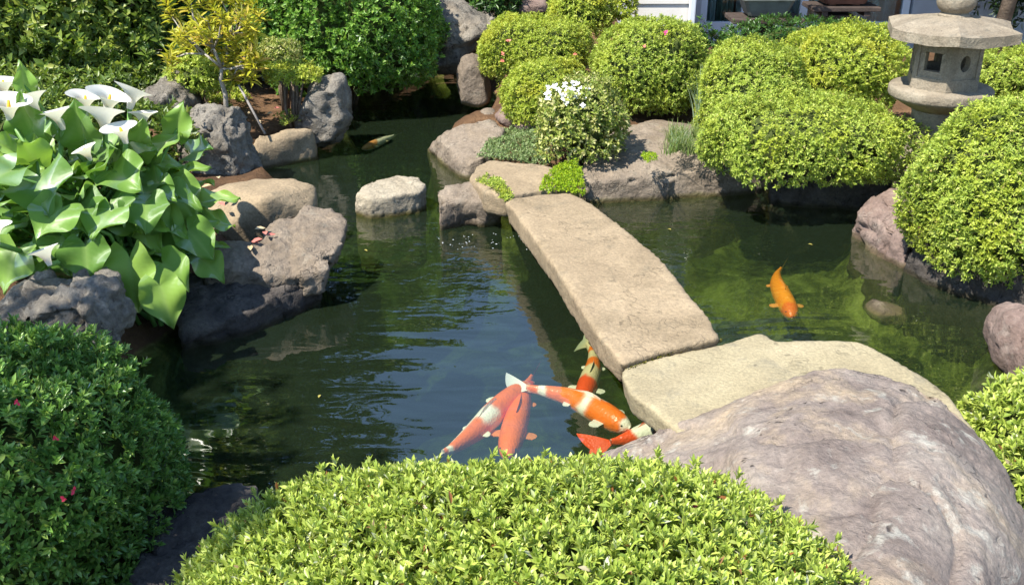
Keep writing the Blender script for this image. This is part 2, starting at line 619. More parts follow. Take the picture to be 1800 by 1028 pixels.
# ================================================================== SETTING
POND = np.array([(-1.45, 2.2), (-1.1, 1.75), (-0.55, 1.7), (0.2, 1.85), (0.7, 2.15), (1.2, 2.3), (1.65, 2.45), (1.85, 2.9), (1.95, 3.2), (2.05, 3.55),
                 (1.85, 3.85), (1.72, 4.15), (1.85, 4.6), (2.1, 5.0), (1.45, 5.05), (0.8, 4.95), (0.35, 4.95), (0.0, 4.9), (-0.25, 5.3),
                 (-0.42, 5.75), (-0.2, 6.2), (-0.1, 6.9), (-0.25, 7.7), (-0.6, 7.9), (-1.0, 7.2), (-1.3, 6.6), (-1.05, 6.05), (-1.2, 5.75),
                 (-1.45, 5.45), (-1.45, 5.1), (-1.2, 4.95), (-1.1, 4.4), (-1.15, 3.6), (-1.4, 3.0), (-1.55, 2.6)])


def pond_sd(x, y):
    x = np.asarray(x, float); y = np.asarray(y, float)
    d2 = np.full(x.shape, 1e9); inside = np.zeros(x.shape, bool)
    n = len(POND)
    for i in range(n):
        a, b = POND[i], POND[(i + 1) % n]
        e = b - a
        k = np.clip(((x - a[0]) * e[0] + (y - a[1]) * e[1]) / (e @ e), 0, 1)
        d2 = np.minimum(d2, (x - a[0] - k * e[0]) ** 2 + (y - a[1] - k * e[1]) ** 2)
        cond = ((a[1] > y) != (b[1] > y))
        with np.errstate(divide='ignore', invalid='ignore'):
            xi = (b[0] - a[0]) * (y - a[1]) / (b[1] - a[1]) + a[0]
        inside ^= cond & (x < xi)
    d = np.sqrt(d2)
    return np.where(inside, -d, d)


_gn = lump_fn(5, (1.2, 4.0, 11.0), (0.02, 0.02, 0.01))


def ground_z(x, y):
    x = np.asarray(x, float); y = np.asarray(y, float)
    d = pond_sd(x, y)
    ss = lambda v: np.clip(v, 0, 1) ** 2 * (3 - 2 * np.clip(v, 0, 1))
    floor = -0.80 + 0.48 * ss((x - 0.35) / 0.9)
    zin = floor * ss((-d) / 0.22)
    zout = 0.12 * ss((d + 0.01) / 0.12) + 0.14 * ss((d - 0.1) / 1.2)
    n = _gn(np.stack([x.ravel(), y.ravel(), np.zeros(x.size)], 1)).reshape(x.shape)
    fade = np.clip(1 - (np.hypot(x, y - 4) - 9) / 20, 0, 1)
    return np.where(d < 0, zin, zout) + n * fade * np.where(np.abs(d) < 0.06, 0.2, 1.0)


def GZ(x, y):
    return float(ground_z(np.array([x]), np.array([y]))[0])


M_SOIL, t, out = new_mat("soil")
p = N(t, "BsdfPrincipled"); g = N(t, "NewGeometry"); pos = g.outputs["Position"]
soil = ramp(t, noise_tex(t, pos, 3.0, 8, 0.65), [(0.32, (0.06, 0.035, 0.020)), (0.52, (0.13, 0.075, 0.040)), (0.7, (0.22, 0.13, 0.07))])
soil = mixc(t, ramp(t, noise_tex(t, pos, 34.0, 5, 0.7), [(0.52, (0, 0, 0)), (0.62, (0.8, 0.8, 0.8))]), soil, (0.085, 0.05, 0.03))
sep = N(t, "SeparateXYZ"); t.links.new(pos, sep.inputs[0])
algae = ramp(t, noise_tex(t, pos, 5.0, 9, 0.72, 0.8), [(0.38, (0.04, 0.042, 0.014)), (0.5, (0.11, 0.12, 0.03)), (0.6, (0.27, 0.28, 0.08)), (0.72, (0.42, 0.42, 0.15))])
wet = ramp(t, math_n(t, 'MULTIPLY_ADD', sep.outputs[2], 8.0, 0.5), [(0.45, (1, 1, 1)), (0.6, (0, 0, 0))])
col = mixc(t, wet, soil, algae)
t.links.new(col, p.inputs["Base Color"])
p.inputs["Roughness"].default_value = 0.95
p.inputs["Specular IOR Level"].default_value = 0.1
b = N(t, "Bump"); b.inputs["Strength"].default_value = 0.9; b.inputs["Distance"].default_value = 0.03
t.links.new(noise_tex(t, pos, 22.0, 8, 0.7), b.inputs["Height"]); t.links.new(b.outputs[0], p.inputs["Normal"])
t.links.new(p.outputs[0], out.inputs[0])

far = [12, 16, 24, 40, 70, 130, 260]
gx = np.concatenate([[-v for v in far[::-1]], np.arange(-7, 7.01, 0.06), far])
gy = np.concatenate([[-v for v in far[::-1]], [-8, -5, -3, -1.5], np.arange(0.4, 10.01, 0.06), far])
X, Y_ = np.meshgrid(gx, gy)
Z = ground_z(X, Y_)
nx, ny = len(gx), len(gy)
ii = np.arange(nx * ny).reshape(ny, nx)
quads = np.stack([ii[:-1, :-1], ii[:-1, 1:], ii[1:, 1:], ii[1:, :-1]], -1).reshape(-1, 4)
o = link_mesh("ground", np_mesh("ground", np.stack([X, Y_, Z], -1).reshape(-1, 3), quads), M_SOIL, None, True, (0, 0, 0))
o["kind"] = "structure"

# ------------------------------------------------------------------ water
M_WATER, t, out = new_mat("pond_water")
g = N(t, "NewGeometry")
mp = N(t, "Mapping"); mp.inputs["Scale"].default_value = (0.55, 1.6, 1.0); mp.inputs["Rotation"].default_value = (0, 0, math.radians(-6))
t.links.new(g.outputs["Position"], mp.inputs[0])
r1 = noise_tex(t, mp.outputs[0], 5.0, 2, 0.45, 0.3)
mp2 = N(t, "Mapping"); mp2.inputs["Scale"].default_value = (0.8, 1.3, 1.0); mp2.inputs["Rotation"].default_value = (0, 0, math.radians(14))
t.links.new(g.outputs["Position"], mp2.inputs[0])
r2 = noise_tex(t, mp2.outputs[0], 17.0, 2, 0.5, 0.4)
# livelier water where the little fall drops in beside the bridge
def spot(cx, cy, rad):
    d = N(t, "VectorMath", operation='DISTANCE')
    t.links.new(g.outputs["Position"], d.inputs[0]); d.inputs[1].default_value = (cx, cy, 0)
    return math_n(t, 'SUBTRACT', 1.0, math_n(t, 'DIVIDE', d.outputs["Value"], rad), clamp=True)
sp = math_n(t, 'MAXIMUM', spot(0.0, 4.25, 1.1), spot(0.75, 4.3, 0.9))
hgt = math_n(t, 'ADD', r1, math_n(t, 'MULTIPLY', r2, math_n(t, 'MULTIPLY_ADD', sp, 1.1, 0.03)))
bp = N(t, "Bump"); bp.inputs["Strength"].default_value = 0.45; bp.inputs["Distance"].default_value = 0.012
t.links.new(hgt, bp.inputs["Height"])
fr = N(t, "Fresnel"); fr.inputs[0].default_value = 2.1
t.links.new(bp.outputs[0], fr.inputs["Normal"])
gl = N(t, "BsdfGlossy"); gl.inputs["Roughness"].default_value = 0.015
t.links.new(bp.outputs[0], gl.inputs["Normal"])
trn = N(t, "BsdfTransparent"); trn.inputs[0].default_value = (0.93, 0.96, 0.88, 1)
murk = N(t, "BsdfDiffuse"); murk.inputs[0].default_value = (0.034, 0.056, 0.028, 1)
mm = N(t, "MixShader"); mm.inputs[0].default_value = 0.2
t.links.new(trn.outputs[0], mm.inputs[1]); t.links.new(murk.outputs[0], mm.inputs[2])
ms = N(t, "MixShader")
# seen from below the surface lets light through
front_ = math_n(t, 'SUBTRACT', 1.0, g.outputs["Backfacing"])
t.links.new(math_n(t, 'MULTIPLY_ADD', math_n(t, 'MULTIPLY', fr.outputs[0], front_), 1.0, 0.01, clamp=True), ms.inputs[0])
t.links.new(mm.outputs[0], ms.inputs[1]); t.links.new(gl.outputs[0], ms.inputs[2])
t.links.new(ms.outputs[0], out.inputs[0])
va = N(t, "VolumeAbsorption"); va.inputs[0].default_value = (0.42, 0.54, 0.28, 1); va.inputs[1].default_value = 2.0
t.links.new(va.outputs[0], out.inputs["Volume"])
o = box("water", -3.2, 3.0, 1.2, 8.3, -1.1, 0.0, M_WATER)
o["kind"] = "structure"

# ================================================================== STONES
TAN = rock_mat("sandstone_tan", (0.24, 0.184, 0.116), (0.32, 0.248, 0.157), (0.385, 0.303, 0.195), 3.0, (0.20, 0.155, 0.095), 0.7, (0.17, 0.145, 0.10), 0.45, 0.9, 0.45, 90, 0.5)
SLAB = rock_mat("sandstone_pale", (0.275, 0.233, 0.145), (0.355, 0.306, 0.19), (0.42, 0.365, 0.235), 2.5, (0.235, 0.195, 0.12), 0.6, (0.19, 0.175, 0.13), 0.45, 0.9, 0.4, 100, 0.5)
PURP = rock_mat("rock_purple_grey", (0.145, 0.113, 0.098), (0.25, 0.208, 0.178), (0.35, 0.308, 0.258), 3.6, (0.40, 0.315, 0.21), 0.8, (0.42, 0.41, 0.35), 0.7, 0.0, 0.7, 70, 0.9)
GREY = rock_mat("rock_grey", (0.12, 0.107, 0.088), (0.225, 0.204, 0.167), (0.34, 0.31, 0.255), 4.5, (0.29, 0.23, 0.16), 0.45, (0.44, 0.40, 0.33), 0.55, 0.35, 1.0, 60, 0.8)
GREYTAN = rock_mat("rock_grey_tan", (0.145, 0.115, 0.085), (0.235, 0.19, 0.142), (0.32, 0.265, 0.20), 3.8, (0.27, 0.205, 0.13), 0.5, (0.33, 0.30, 0.235), 0.4, 0.7, 0.8, 60, 0.7)
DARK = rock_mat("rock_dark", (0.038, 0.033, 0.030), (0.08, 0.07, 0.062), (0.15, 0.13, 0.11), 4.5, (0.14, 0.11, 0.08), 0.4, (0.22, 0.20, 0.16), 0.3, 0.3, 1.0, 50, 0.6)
BROWN = rock_mat("rock_rosy_brown", (0.155, 0.105, 0.085), (0.235, 0.17, 0.142), (0.32, 0.25, 0.205), 4.0, (0.27, 0.195, 0.135), 0.4, (0.35, 0.31, 0.26), 0.35, 0.4, 0.8, 60, 0.6)
WHITE = rock_mat("rock_pale", (0.27, 0.228, 0.158), (0.38, 0.33, 0.24), (0.47, 0.415, 0.31), 5.0, (0.30, 0.245, 0.17), 0.45, (0.26, 0.235, 0.19), 0.45, 1.0, 0.8, 70, 0.5)
LANT = rock_mat("lantern_granite", (0.20, 0.165, 0.118), (0.275, 0.232, 0.168), (0.35, 0.305, 0.228), 7.0, (0.18, 0.145, 0.10), 0.6, (0.14, 0.13, 0.10), 0.6, 0.0, 0.45, 130, 0.6)

# bridge: one long worn slab, slightly arched, laid across the narrows
rock("bridge_slab", [prism_bm([(886, 350, .20), (912, 384, .212), (944, 425, .222), (975, 470, .23), (1003, 512, .235), (1030, 556, .235), (1058, 598, .232), (1093, 637, .225),
                               (1112, 634, .225), (1180, 613, .225), (1238, 600, .225), (1268, 592, .225), (1250, 560, .23), (1228, 535, .233), (1193, 490, .235), (1160, 452, .232),
                               (1128, 424, .226), (1090, 393, .217), (1052, 365, .208), (1028, 348, .20), (1002, 336, .2), (950, 340, .2)], .2, 0.105, 0.95)],
     TAN, "long tan stone slab bridge crossing the pond", 0.012, 4, 0.007, 4.0, 0.35, 0.0022, 1, "bridge", flat_top=0.55)
rock("landing_slab", [prism_bm([(1088, 652), (1098, 638), (1150, 628), (1215, 614), (1275, 600), (1330, 583), (1348, 586), (1362, 597), (1430, 595), (1500, 595),
                                (1530, 604), (1575, 632), (1620, 658), (1668, 690), (1720, 760), (1600, 850), (1400, 850), (1260, 790), (1192, 760), (1150, 722), (1105, 690)], .2, 0.085, 0.96)],
     SLAB, "flat pale flagstone at the near end of the bridge", 0.013, 4, 0.008, 4, 0.3, 0.002, 2, "flagstone", flat_top=0.6)
rock("far_flagstone", [prism_bm([(822, 312), (838, 290), (862, 280), (905, 284), (955, 288), (990, 297), (1010, 312), (985, 330), (940, 336), (890, 345), (850, 335)], .2, 0.12, 0.95)],
     TAN, "smooth tan flagstone at the far end of the bridge", 0.018, 4, 0.012, 5, 0.3, 0.003, 3, "flagstone", flat_top=0.5)
# big boulder in front
rock("boulder", [top_hull([(1060, 800, .06), (1185, 768, .16), (1290, 708, .26), (1400, 662, .30), (1482, 643, .32), (1560, 655, .32), (1655, 686, .31), (1712, 738, .29),
                           (1765, 815, .26), (1800, 900, .22), (1840, 1010, .12), (1300, 800, .33), (1400, 740, .35), (1560, 720, .37), (1660, 790, .375), (1730, 900, .345), (1540, 930, .415),
                           (1370, 930, .36), (1560, 1080, .43), (1720, 1060, .36), (1250, 930, .22), (1350, 1080, .30)], -0.3, 0.86)],
     PURP, "big purplish grey boulder beside the near flagstone", 0.0105, 3, 0.026, 1.9, 1.0, 0.0034, 4,
     cracks=[([(1552, 777, .38), (1565, 780, .38), (1582, 775, .38)], 0.012, 0.022), ([(1380, 735, .36), (1425, 732, .36)], 0.010, 0.012), ([(1760, 950, .33), (1778, 940, .33)], .012, .02),
             ([(1655, 840, .39), (1668, 836, .39)], .010, .02), ([(1590, 925, .42), (1620, 918, .42)], .014, .02), ([(1450, 715, .36), (1468, 722, .36)], .008, .015),
             ([(1690, 800, .36), (1715, 822, .35), (1745, 830, .33)], .008, .014), ([(1705, 1010, .38), (1722, 985, .38)], .012, .02), ([(1420, 830, .385), (1500, 860, .40), (1560, 905, .41)], .012, .008), ([(1330, 830, .34), (1400, 845, .37)], .012, .008)])
# stones round the far water
rock("shore_rock", [top_hull([(1024, 350, 0), (1120, 353, 0), (1250, 347, 0), (1378, 333, 0), (1366, 312, .08), (1340, 290, .13), (1240, 300, .14), (1120, 307, .135), (1030, 320, .12), (1016, 300, .15),
                              (1030, 272, .19), (1120, 256, .20), (1230, 258, .20), (1330, 278, .16), (1085, 222, .23), (1150, 210, .23), (1220, 220, .23)], -0.35, 0.97)],
     GREYTAN, "long low grey brown rock with a fissure at the far waterside", 0.015, 2, 0.014, 3.4, 0.7, 0.003, 5,
     cracks=[([(1110, 318, .11), (1135, 321, .11), (1185, 308, .125)], 0.018, 0.03), ([(1090, 335, .07), (1112, 342, .05)], 0.015, 0.02), ([(1230, 283, .16), (1262, 280, .16)], .014, .012)])
rock("stepping_stone", [top_hull([(623, 378, 0), (680, 368, 0), (742, 356, 0), (623, 340, .11), (640, 323, .13), (700, 305, .14), (735, 311, .135), (748, 325, .12), (738, 337, .11), (690, 345, .11), (650, 350, .105)], -0.3, 0.95)],
     WHITE, "whitish stone with yellow moss at its waterline, alone in the pond", 0.012, 2, 0.009, 6, 0.6, 0.003, 6)
rock("stepping_stone", [top_hull([(762, 338, .15), (775, 325, .17), (840, 318, .17), (878, 330, .17), (882, 345, .15), (860, 358, .13), (775, 350, .13)], 0.0, 0.8),
                        top_hull([(772, 396, 0), (805, 398, 0), (790, 355, .13), (772, 360, .13), (860, 345, .13)], -0.3, 0.95),
                        top_hull([(850, 385, 0), (885, 380, 0), (880, 345, .14), (840, 345, .14)], -0.3, 0.9)],
     GREYTAN, "flat grey stone with a dark undercut beside the bridge's far end", 0.014, 2, 0.016, 7, 1.0, 0.004, 7)
rock("waterside_rock", [top_hull([(752, 262, 0), (775, 290, 0), (830, 302, 0), (800, 248, .14), (770, 240, .14), (810, 220, .20), (870, 208, .22), (889, 222, .22), (880, 245, .18), (850, 275, .13), (820, 290, .09)], -0.35, 0.95)],
     GREYTAN, "rosy grey sloping rock behind the whitish pond stone", 0.02, 3, 0.022, 6, 0.8, 0.004, 8)
rock("standing_stone", [sil_hull([(806, 184), (803, 120), (812, 97), (832, 92), (848, 100), (862, 140), (866, 182), (845, 192)], 6.5, 0.3)],
     GREYTAN, "small upright stone at the narrow inlet", 0.022, 4, 0.016, 6, 0.6, 0.004, 9)
rock("boulder", [sil_hull([(690, -30), (770, -12), (800, 10), (876, 38), (868, 70), (800, 118), (775, 124), (735, 120), (700, 60)], 7.3, 0.7),
                 sil_hull([(715, -60), (780, -45), (800, 0), (740, 30)], 7.6, 0.6)],
     GREY, "large craggy grey boulder between the rounded shrubs and the inlet", 0.03, 3, 0.06, 4.5, 1.2, 0.006, 10)
rock("pebble_rock", [sil_hull([(868, 200), (885, 186), (925, 190), (960, 205), (950, 222), (900, 222), (870, 212)], 5.75, 0.25)],
     BROWN, "small rosy stone under the little clipped shrub at the inlet", 0.02, 3, 0.012, 8, 0.6, 0.003, 11)
rock("pointed_rock", [sil_hull([(518, 245), (530, 175), (552, 140), (590, 128), (606, 132), (618, 165), (616, 215), (600, 250), (560, 262)], 5.65, 0.35)],
     GREY, "pointed rock with one dark face beside the bright green shrub", 0.02, 2, 0.026, 6, 1.0, 0.004, 12)
rock("shelf_rock", [top_hull([(448, 296, 0), (470, 292, 0), (560, 262, 0), (545, 250, .08), (450, 270, .10), (445, 240, .18), (500, 225, .20), (552, 222, .2)], -0.35, 0.97)],
     TAN, "low sloping tan rock with twig shadows at the left inlet bank", 0.02, 2, 0.014, 6, 0.6, 0.003, 13)
rock("boulder", [sil_hull([(315, 318), (322, 235), (338, 192), (375, 180), (415, 190), (438, 230), (456, 300), (440, 335), (360, 340)], 4.95, 0.42)],
     GREY, "rough grey boulder with a dark side behind the white lilies", 0.018, 2, 0.040, 6.5, 1.2, 0.007, 14)
rock("boulder", [sil_hull([(258, 210), (268, 150), (290, 137), (318, 142), (345, 172), (350, 215)], 5.6, 0.4)],
     GREY, "lumpy grey rock half hidden behind the rough boulder", 0.022, 2, 0.04, 6.5, 1.2, 0.006, 15)
# the left bank by the lilies
rock("flat_boulder", [top_hull([(345, 342, .25), (395, 320, .28), (455, 310, .29), (520, 311, .29), (556, 325, .27), (560, 350, .22), (545, 372, .2), (470, 385, .2), (400, 400, .18), (360, 390, .18),
                                (470, 345, .30)], -0.3, 0.9)],
     TAN, "smooth rounded tan boulder top beside the lily leaves", 0.016, 8, 0.014, 3.5, 0.25, 0.002, 16)
rock("overhanging_rock", [top_hull([(470, 388, .27), (540, 362, .27), (585, 365, .27), (614, 388, .24), (606, 418, .22), (588, 445, .2), (500, 445, .23), (455, 425, .24)], 0.10, 0.74),
                          top_hull([(345, 425, .26), (440, 420, .25), (520, 440, .23), (582, 452, .20), (580, 472, .17), (520, 486, .16), (440, 482, .18), (350, 475, .2)], 0.06, 0.80)],
     GREYTAN, "knobbly grey ledge rock jutting over the dark water", 0.014, 2, 0.020, 6.0, 1.1, 0.005, 17)
rock("bank_rock", [top_hull([(325, 475, .17), (430, 490, .15), (520, 495, .13), (565, 492, .10), (470, 540, .09), (380, 570, .09), (320, 580, .09),
                             (535, 515, -.02), (465, 570, -.02), (380, 608, -.02), (315, 628, -.02)], -0.35, 0.92)],
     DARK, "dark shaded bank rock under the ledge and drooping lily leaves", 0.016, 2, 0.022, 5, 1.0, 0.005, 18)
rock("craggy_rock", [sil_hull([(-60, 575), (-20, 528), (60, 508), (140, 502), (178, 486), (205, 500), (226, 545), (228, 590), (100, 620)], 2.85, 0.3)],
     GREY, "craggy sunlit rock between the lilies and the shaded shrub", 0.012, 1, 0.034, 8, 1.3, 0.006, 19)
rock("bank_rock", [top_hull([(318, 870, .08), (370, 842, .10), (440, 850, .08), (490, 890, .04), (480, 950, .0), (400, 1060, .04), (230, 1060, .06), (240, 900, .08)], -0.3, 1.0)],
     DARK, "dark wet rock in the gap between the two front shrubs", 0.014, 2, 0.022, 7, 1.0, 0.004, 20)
# the right bank
rock("split_rock", [top_hull([(1500, 412, 0), (1540, 455, 0), (1575, 462, 0), (1505, 372, .12), (1540, 345, .18), (1580, 325, .22), (1620, 330, .22), (1600, 420, .14), (1512, 395, .08)], -0.35, 0.95),],
     BROWN, "rosy brown split rock jutting from under the right shrub", 0.016, 2, 0.026, 7, 1.1, 0.004, 21,
     cracks=[([(1512, 398, .07), (1530, 405, .09), (1545, 425, .09), (1562, 438, .08)], 0.018, 0.035)])
rock("bank_rock", [top_hull([(1570, 468, 0), (1640, 500, 0), (1740, 540, 0), (1830, 560, 0), (1850, 470, .22), (1700, 440, .2), (1600, 420, .16)], -0.35, 0.95)],
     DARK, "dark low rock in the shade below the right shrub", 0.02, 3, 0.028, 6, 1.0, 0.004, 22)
rock("boulder", [sil_hull([(1744, 640), (1745, 590), (1770, 552), (1810, 540), (1870, 570), (1880, 650), (1800, 690)], 3.0, 0.3)],
     BROWN, "rounded mauve stone cut by the right picture edge", 0.014, 4, 0.016, 6, 0.6, 0.004, 23)
rock("sunken_stone", [sil_hull([(1512, 545), (1540, 530), (1596, 542), (1592, 566), (1540, 562)], 3.50, 0.14)],
     GREYTAN, "small pale stone lying under water near the orange fish", 0.014, 3, 0.008, 8, 0.4, 0.003, 24)
rock("bank_rock", [top_hull([(1350, 342, 0), (1500, 346, 0), (1630, 342, 0), (1640, 300, .22), (1500, 300, .20), (1360, 305, .17), (1620, 270, .3), (1400, 270, .28)], -0.35, 0.97)],
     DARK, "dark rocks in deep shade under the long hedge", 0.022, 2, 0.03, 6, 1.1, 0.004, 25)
rock("step_stone", [sil_hull([(905, 22), (908, 2), (960, -2), (968, 18), (940, 26)], 7.6, 0.3)],
     BROWN, "flat brown step stone behind the yellowish round shrub", 0.025, 2, 0.014, 8, 0.5, 0.003, 26)
rock("step_stone", [sil_hull([(900, -2), (905, -22), (970, -26), (975, -4)], 7.9, 0.3)],
     BROWN, "upper brown step stone cut by the top edge", 0.025, 2, 0.014, 8, 0.5, 0.003, 27)

# ================================================================== STONE LANTERN
LX, LY = AT(1664, 100, 4.5).x, 4.5
LZ = GZ(LX, LY) - 0.03


def apply_bool(o, cutters):
    for c in cutters:
        md = o.modifiers.new("b", 'BOOLEAN'); md.operation = 'DIFFERENCE'; md.object = c; md.solver = 'EXACT'
    dg = bpy.context.evaluated_depsgraph_get()
    me = bpy.data.meshes.new_from_object(o.evaluated_get(dg))
    o.modifiers.clear()
    old = o.data
    o.data = me
    bpy.data.meshes.remove(old)
    for c in cutters:
        bpy.data.objects.remove(c)


lan = empty("stone_lantern", (LX, LY, LZ), "weathered stone garden lantern with hexagonal roof among the clipped shrubs", "lantern")
HR = math.radians(-106)   # one corner of the hexagon looks almost at the viewer


def hex_pt(r, k, z):
    a = HR + k * math.pi / 3
    return Vector((LX + r * math.cos(a), LY + r * math.sin(a), z))


# post
lathe("post", [(0.145, LZ), (0.135, 0.28), (0.118, 0.32), (0.108, 0.52), (0.116, 0.56)], (LX, LY), LANT, lan, 28)
# platform
lathe("platform", [(0.12, 0.545), (0.15, 0.56), (0.20, 0.588), (0.224, 0.602), (0.228, 0.610), (0.228, 0.640), (0.222, 0.648), (0.0, 0.654)], (LX, LY), LANT, lan, 36)
# light chamber: hollow, with a square opening in every other face and round ones between
R0, zc0, zc1 = 0.164, 0.649, 0.885


def hex_prism(r, z0, z1, nm):
    V = [hex_pt(r, k, z0) for k in range(6)] + [hex_pt(r * 0.98, k, z1) for k in range(6)]
    Fc = [(5, 4, 3, 2, 1, 0), (6, 7, 8, 9, 10, 11)] + [(k, (k + 1) % 6, 6 + (k + 1) % 6, 6 + k) for k in range(6)]
    return pyobj(nm, V, Fc, None, lan)


cham = hex_prism(R0, zc0, zc1, "light_chamber")
cut = [hex_prism(R0 - 0.045, zc0 + 0.03, zc1 - 0.02, "c")]
for k in range(6):
    a = HR + (k + 0.5) * math.pi / 3
    nd = Vector((math.cos(a), math.sin(a), 0)); sd = Vector((-nd.y, nd.x, 0))
    ctr = Vector((LX, LY, 0.775)) + nd * (R0 * 0.866)
    # shallow sunk field
    for (hw, h0, h1, dp, rnd) in ((0.062, 0.705, 0.848, 0.007, False), (0.037, 0.735, 0.817, 0.09, k % 2 == 0)):
        if rnd:
            ring = [sd * (0.025 * math.cos(b)) + Vector((0, 0, 0.036 * math.sin(b))) for b in np.linspace(0, 2 * math.pi, 20, endpoint=False)]
        else:
            ring = [sd * x + Vector((0, 0, z - 0.775)) for x, z in ((-hw, h0), (hw, h0), (hw, h1), (-hw, h1))]
        n = len(ring)
        V = [ctr + q - nd * dp for q in ring] + [ctr + q + nd * 0.03 for q in ring]
        Fc = [tuple(range(n)), tuple(range(2 * n - 1, n - 1, -1))] + [(i, n + i, n + (i + 1) % n, (i + 1) % n) for i in range(n)]
        q = pyobj("c", V, Fc, None, lan)
        bmx = bmesh.new(); bmx.from_mesh(q.data); bmesh.ops.recalc_face_normals(bmx, faces=bmx.faces[:]); bmx.to_mesh(q.data); bmx.free()
        cut.append(q)
apply_bool(cham, cut)
if not cham.data.materials: cham.data.materials.append(LANT)
else: cham.data.materials[0] = LANT
# roof: six concave fields, thick rim with lifted corners
RR = 0.298
V, Fc = [], []
NS = 10
levels = [(1.0, 0.0), (1.0, 0.044), (0.86, 0.058), (0.70, 0.070), (0.52, 0.081), (0.34, 0.090), (0.24, 0.096)]


def roof_ring(k, dz, under=False):
    out = []
    for s in range(6):
        for j in range(NS):
            f = j / NS
            p = hex_pt(RR * k, s, 0).lerp(hex_pt(RR * k, s + 1, 0), f)
            e = abs(f - 0.5) * 2
            lift = 0.010 * e ** 3 * max(0, (k - 0.45) / 0.55)
            sag = 0.002 * (1 - e ** 2) * (k if not under else 0)
            c = Vector((LX, LY, 0))
            p = c + (p - c) * (1 + 0.02 * e ** 4)
            out.append(Vector((p.x, p.y, 0.870 + dz + lift - sag)))
    return out


rings = [roof_ring(0.45, 0.018, True), roof_ring(0.93, 0.0, True)] + [roof_ring(k, dz) for k, dz in levels]
for r_ in rings: V += r_
n = 6 * NS
for i in range(len(rings) - 1):
    for j in range(n):
        Fc.append((i * n + j, i * n + (j + 1) % n, (i + 1) * n + (j + 1) % n, (i + 1) * n + j))
Fc.append(tuple(range(n - 1, -1, -1)))
Fc.append(tuple((len(rings) - 1) * n + j for j in range(n)))
roof = pyobj("roof", V, Fc, LANT, lan)
bmx = bmesh.new(); bmx.from_mesh(roof.data)
bmesh.ops.subdivide_edges(bmx, edges=bmx.edges[:], cuts=1, use_grid_fill=True)
for v in bmx.verts:
    v.co += Vector((mnoise.noise(v.co * 14), mnoise.noise(v.co * 14 + Vector((5, 0, 0))), mnoise.noise(v.co * 14 + Vector((0, 7, 0))))) * 0.004
bmx.to_mesh(roof.data); bmx.free()
# finial
prof = [(0.058, 0.955), (0.07, 0.965), (0.062, 0.974)] + [(0.085 * math.cos(a), 1.028 + 0.066 * math.sin(a)) for a in np.linspace(-0.9, 1.2, 12)] + [(0.016, 1.105), (0.004, 1.115)]
lathe("finial", prof, (LX, LY), LANT, lan, 28)

# ================================================================== HOUSE
M_SIDING = plain("white_siding", (0.52, 0.50, 0.46), 0.6, 0.05, 6, 0.05)
M_FRAME = plain("window_frame_paint", (0.55, 0.60, 0.65), 0.45, 0.05, 6, 0.02, 0.4)
M_STUCCO = plain("grey_stucco", (0.34, 0.36, 0.39), 0.85, 0.08, 10, 0.15)
M_ROOF = plain("roof_metal", (0.10, 0.09, 0.085), 0.5, 0.15, 8, 0.1)
M_WOOD = plain("dark_weathered_wood", (0.055, 0.040, 0.032), 0.8, 0.35, 18, 0.4)
M_POST = plain("grey_wood_post", (0.22, 0.20, 0.18), 0.85, 0.25, 16, 0.4)
M_CURT = plain("curtain_cloth", (0.55, 0.60, 0.55), 0.9, 0.15, 10, 0.0)
M_CURT2 = plain("curtain_green", (0.20, 0.27, 0.20), 0.9, 0.2, 10, 0.0)
M_CONC = plain("footing_concrete", (0.36, 0.36, 0.35), 0.85, 0.1, 10, 0.2)
M_GLASS, t, out = new_mat("window_glass")
a1 = N(t, "BsdfTransparent"); a1.inputs[0].default_value = (0.80, 0.86, 0.88, 1)
a2 = N(t, "BsdfGlossy"); a2.inputs["Roughness"].default_value = 0.03
f_ = N(t, "Fresnel"); f_.inputs[0].default_value = 1.5
mx = N(t, "MixShader")
t.links.new(math_n(t, 'MULTIPLY_ADD', f_.outputs[0], 1.0, 0.03), mx.inputs[0]); t.links.new(a1.outputs[0], mx.inputs[1]); t.links.new(a2.outputs[0], mx.inputs[2])
t.links.new(mx.outputs[0], out.inputs[0])

HY = 7.4
hx0, hx1 = AT(1112, 30, 7.15).x, 5.6
xb = AT(1207, 30, 7.15).x
hz = 0.18
house = empty("house", ((hx0 + hx1) / 2, HY + 1.5, hz), "white sided house with sliding glass door behind the hedges", "house")
box("wall", hx0 + 0.02, xb, 7.17, 9.8, hz, 2.9, M_STUCCO, house)
box("footing", hx0 + 0.01, xb + 0.01, 7.155, 7.165, hz, 0.30, M_CONC, house)
for i in range(16):                                    # lapped boards on the bay
    z = 0.30 + i * 0.155
    V = [(hx0, 7.15, z), (xb + .012, 7.15, z), (xb + .012, 7.164, z + .155), (hx0, 7.164, z + .155), (hx0, 7.17, z), (xb + .012, 7.17, z), (xb + .012, 7.17, z + .155), (hx0, 7.17, z + .155)]
    pyobj("siding_board", V, [(0, 1, 2, 3), (4, 7, 6, 5), (0, 4, 5, 1), (3, 2, 6, 7), (0, 3, 7, 4), (1, 5, 6, 2)], M_SIDING, house)
wx0 = AT(1226, 40, HY).x
wx1 = AT(1600, 40, HY).x
box("wall", wx1, hx1, HY, 9.8, hz, 2.9, M_STUCCO, house)
box("wall", xb + .002, wx0, HY - 0.1, 9.8, hz, 2.9, M_STUCCO, house)
box("wall", wx0 + .002, wx1 - .002, 9.3, 9.79, hz, 2.9, M_STUCCO, house)
box("wall", wx0 + .002, wx1 - .002, HY + .002, HY + 0.2, 2.25, 2.9, M_STUCCO, house)
box("floor", wx0 + .002, wx1 - .002, HY + .12, 9.29, hz, 0.34, M_WOOD, house)
box("footing", wx0 + .002, wx1 - .002, HY + 0.02, HY + 0.11, hz, 0.30, M_CONC, house)
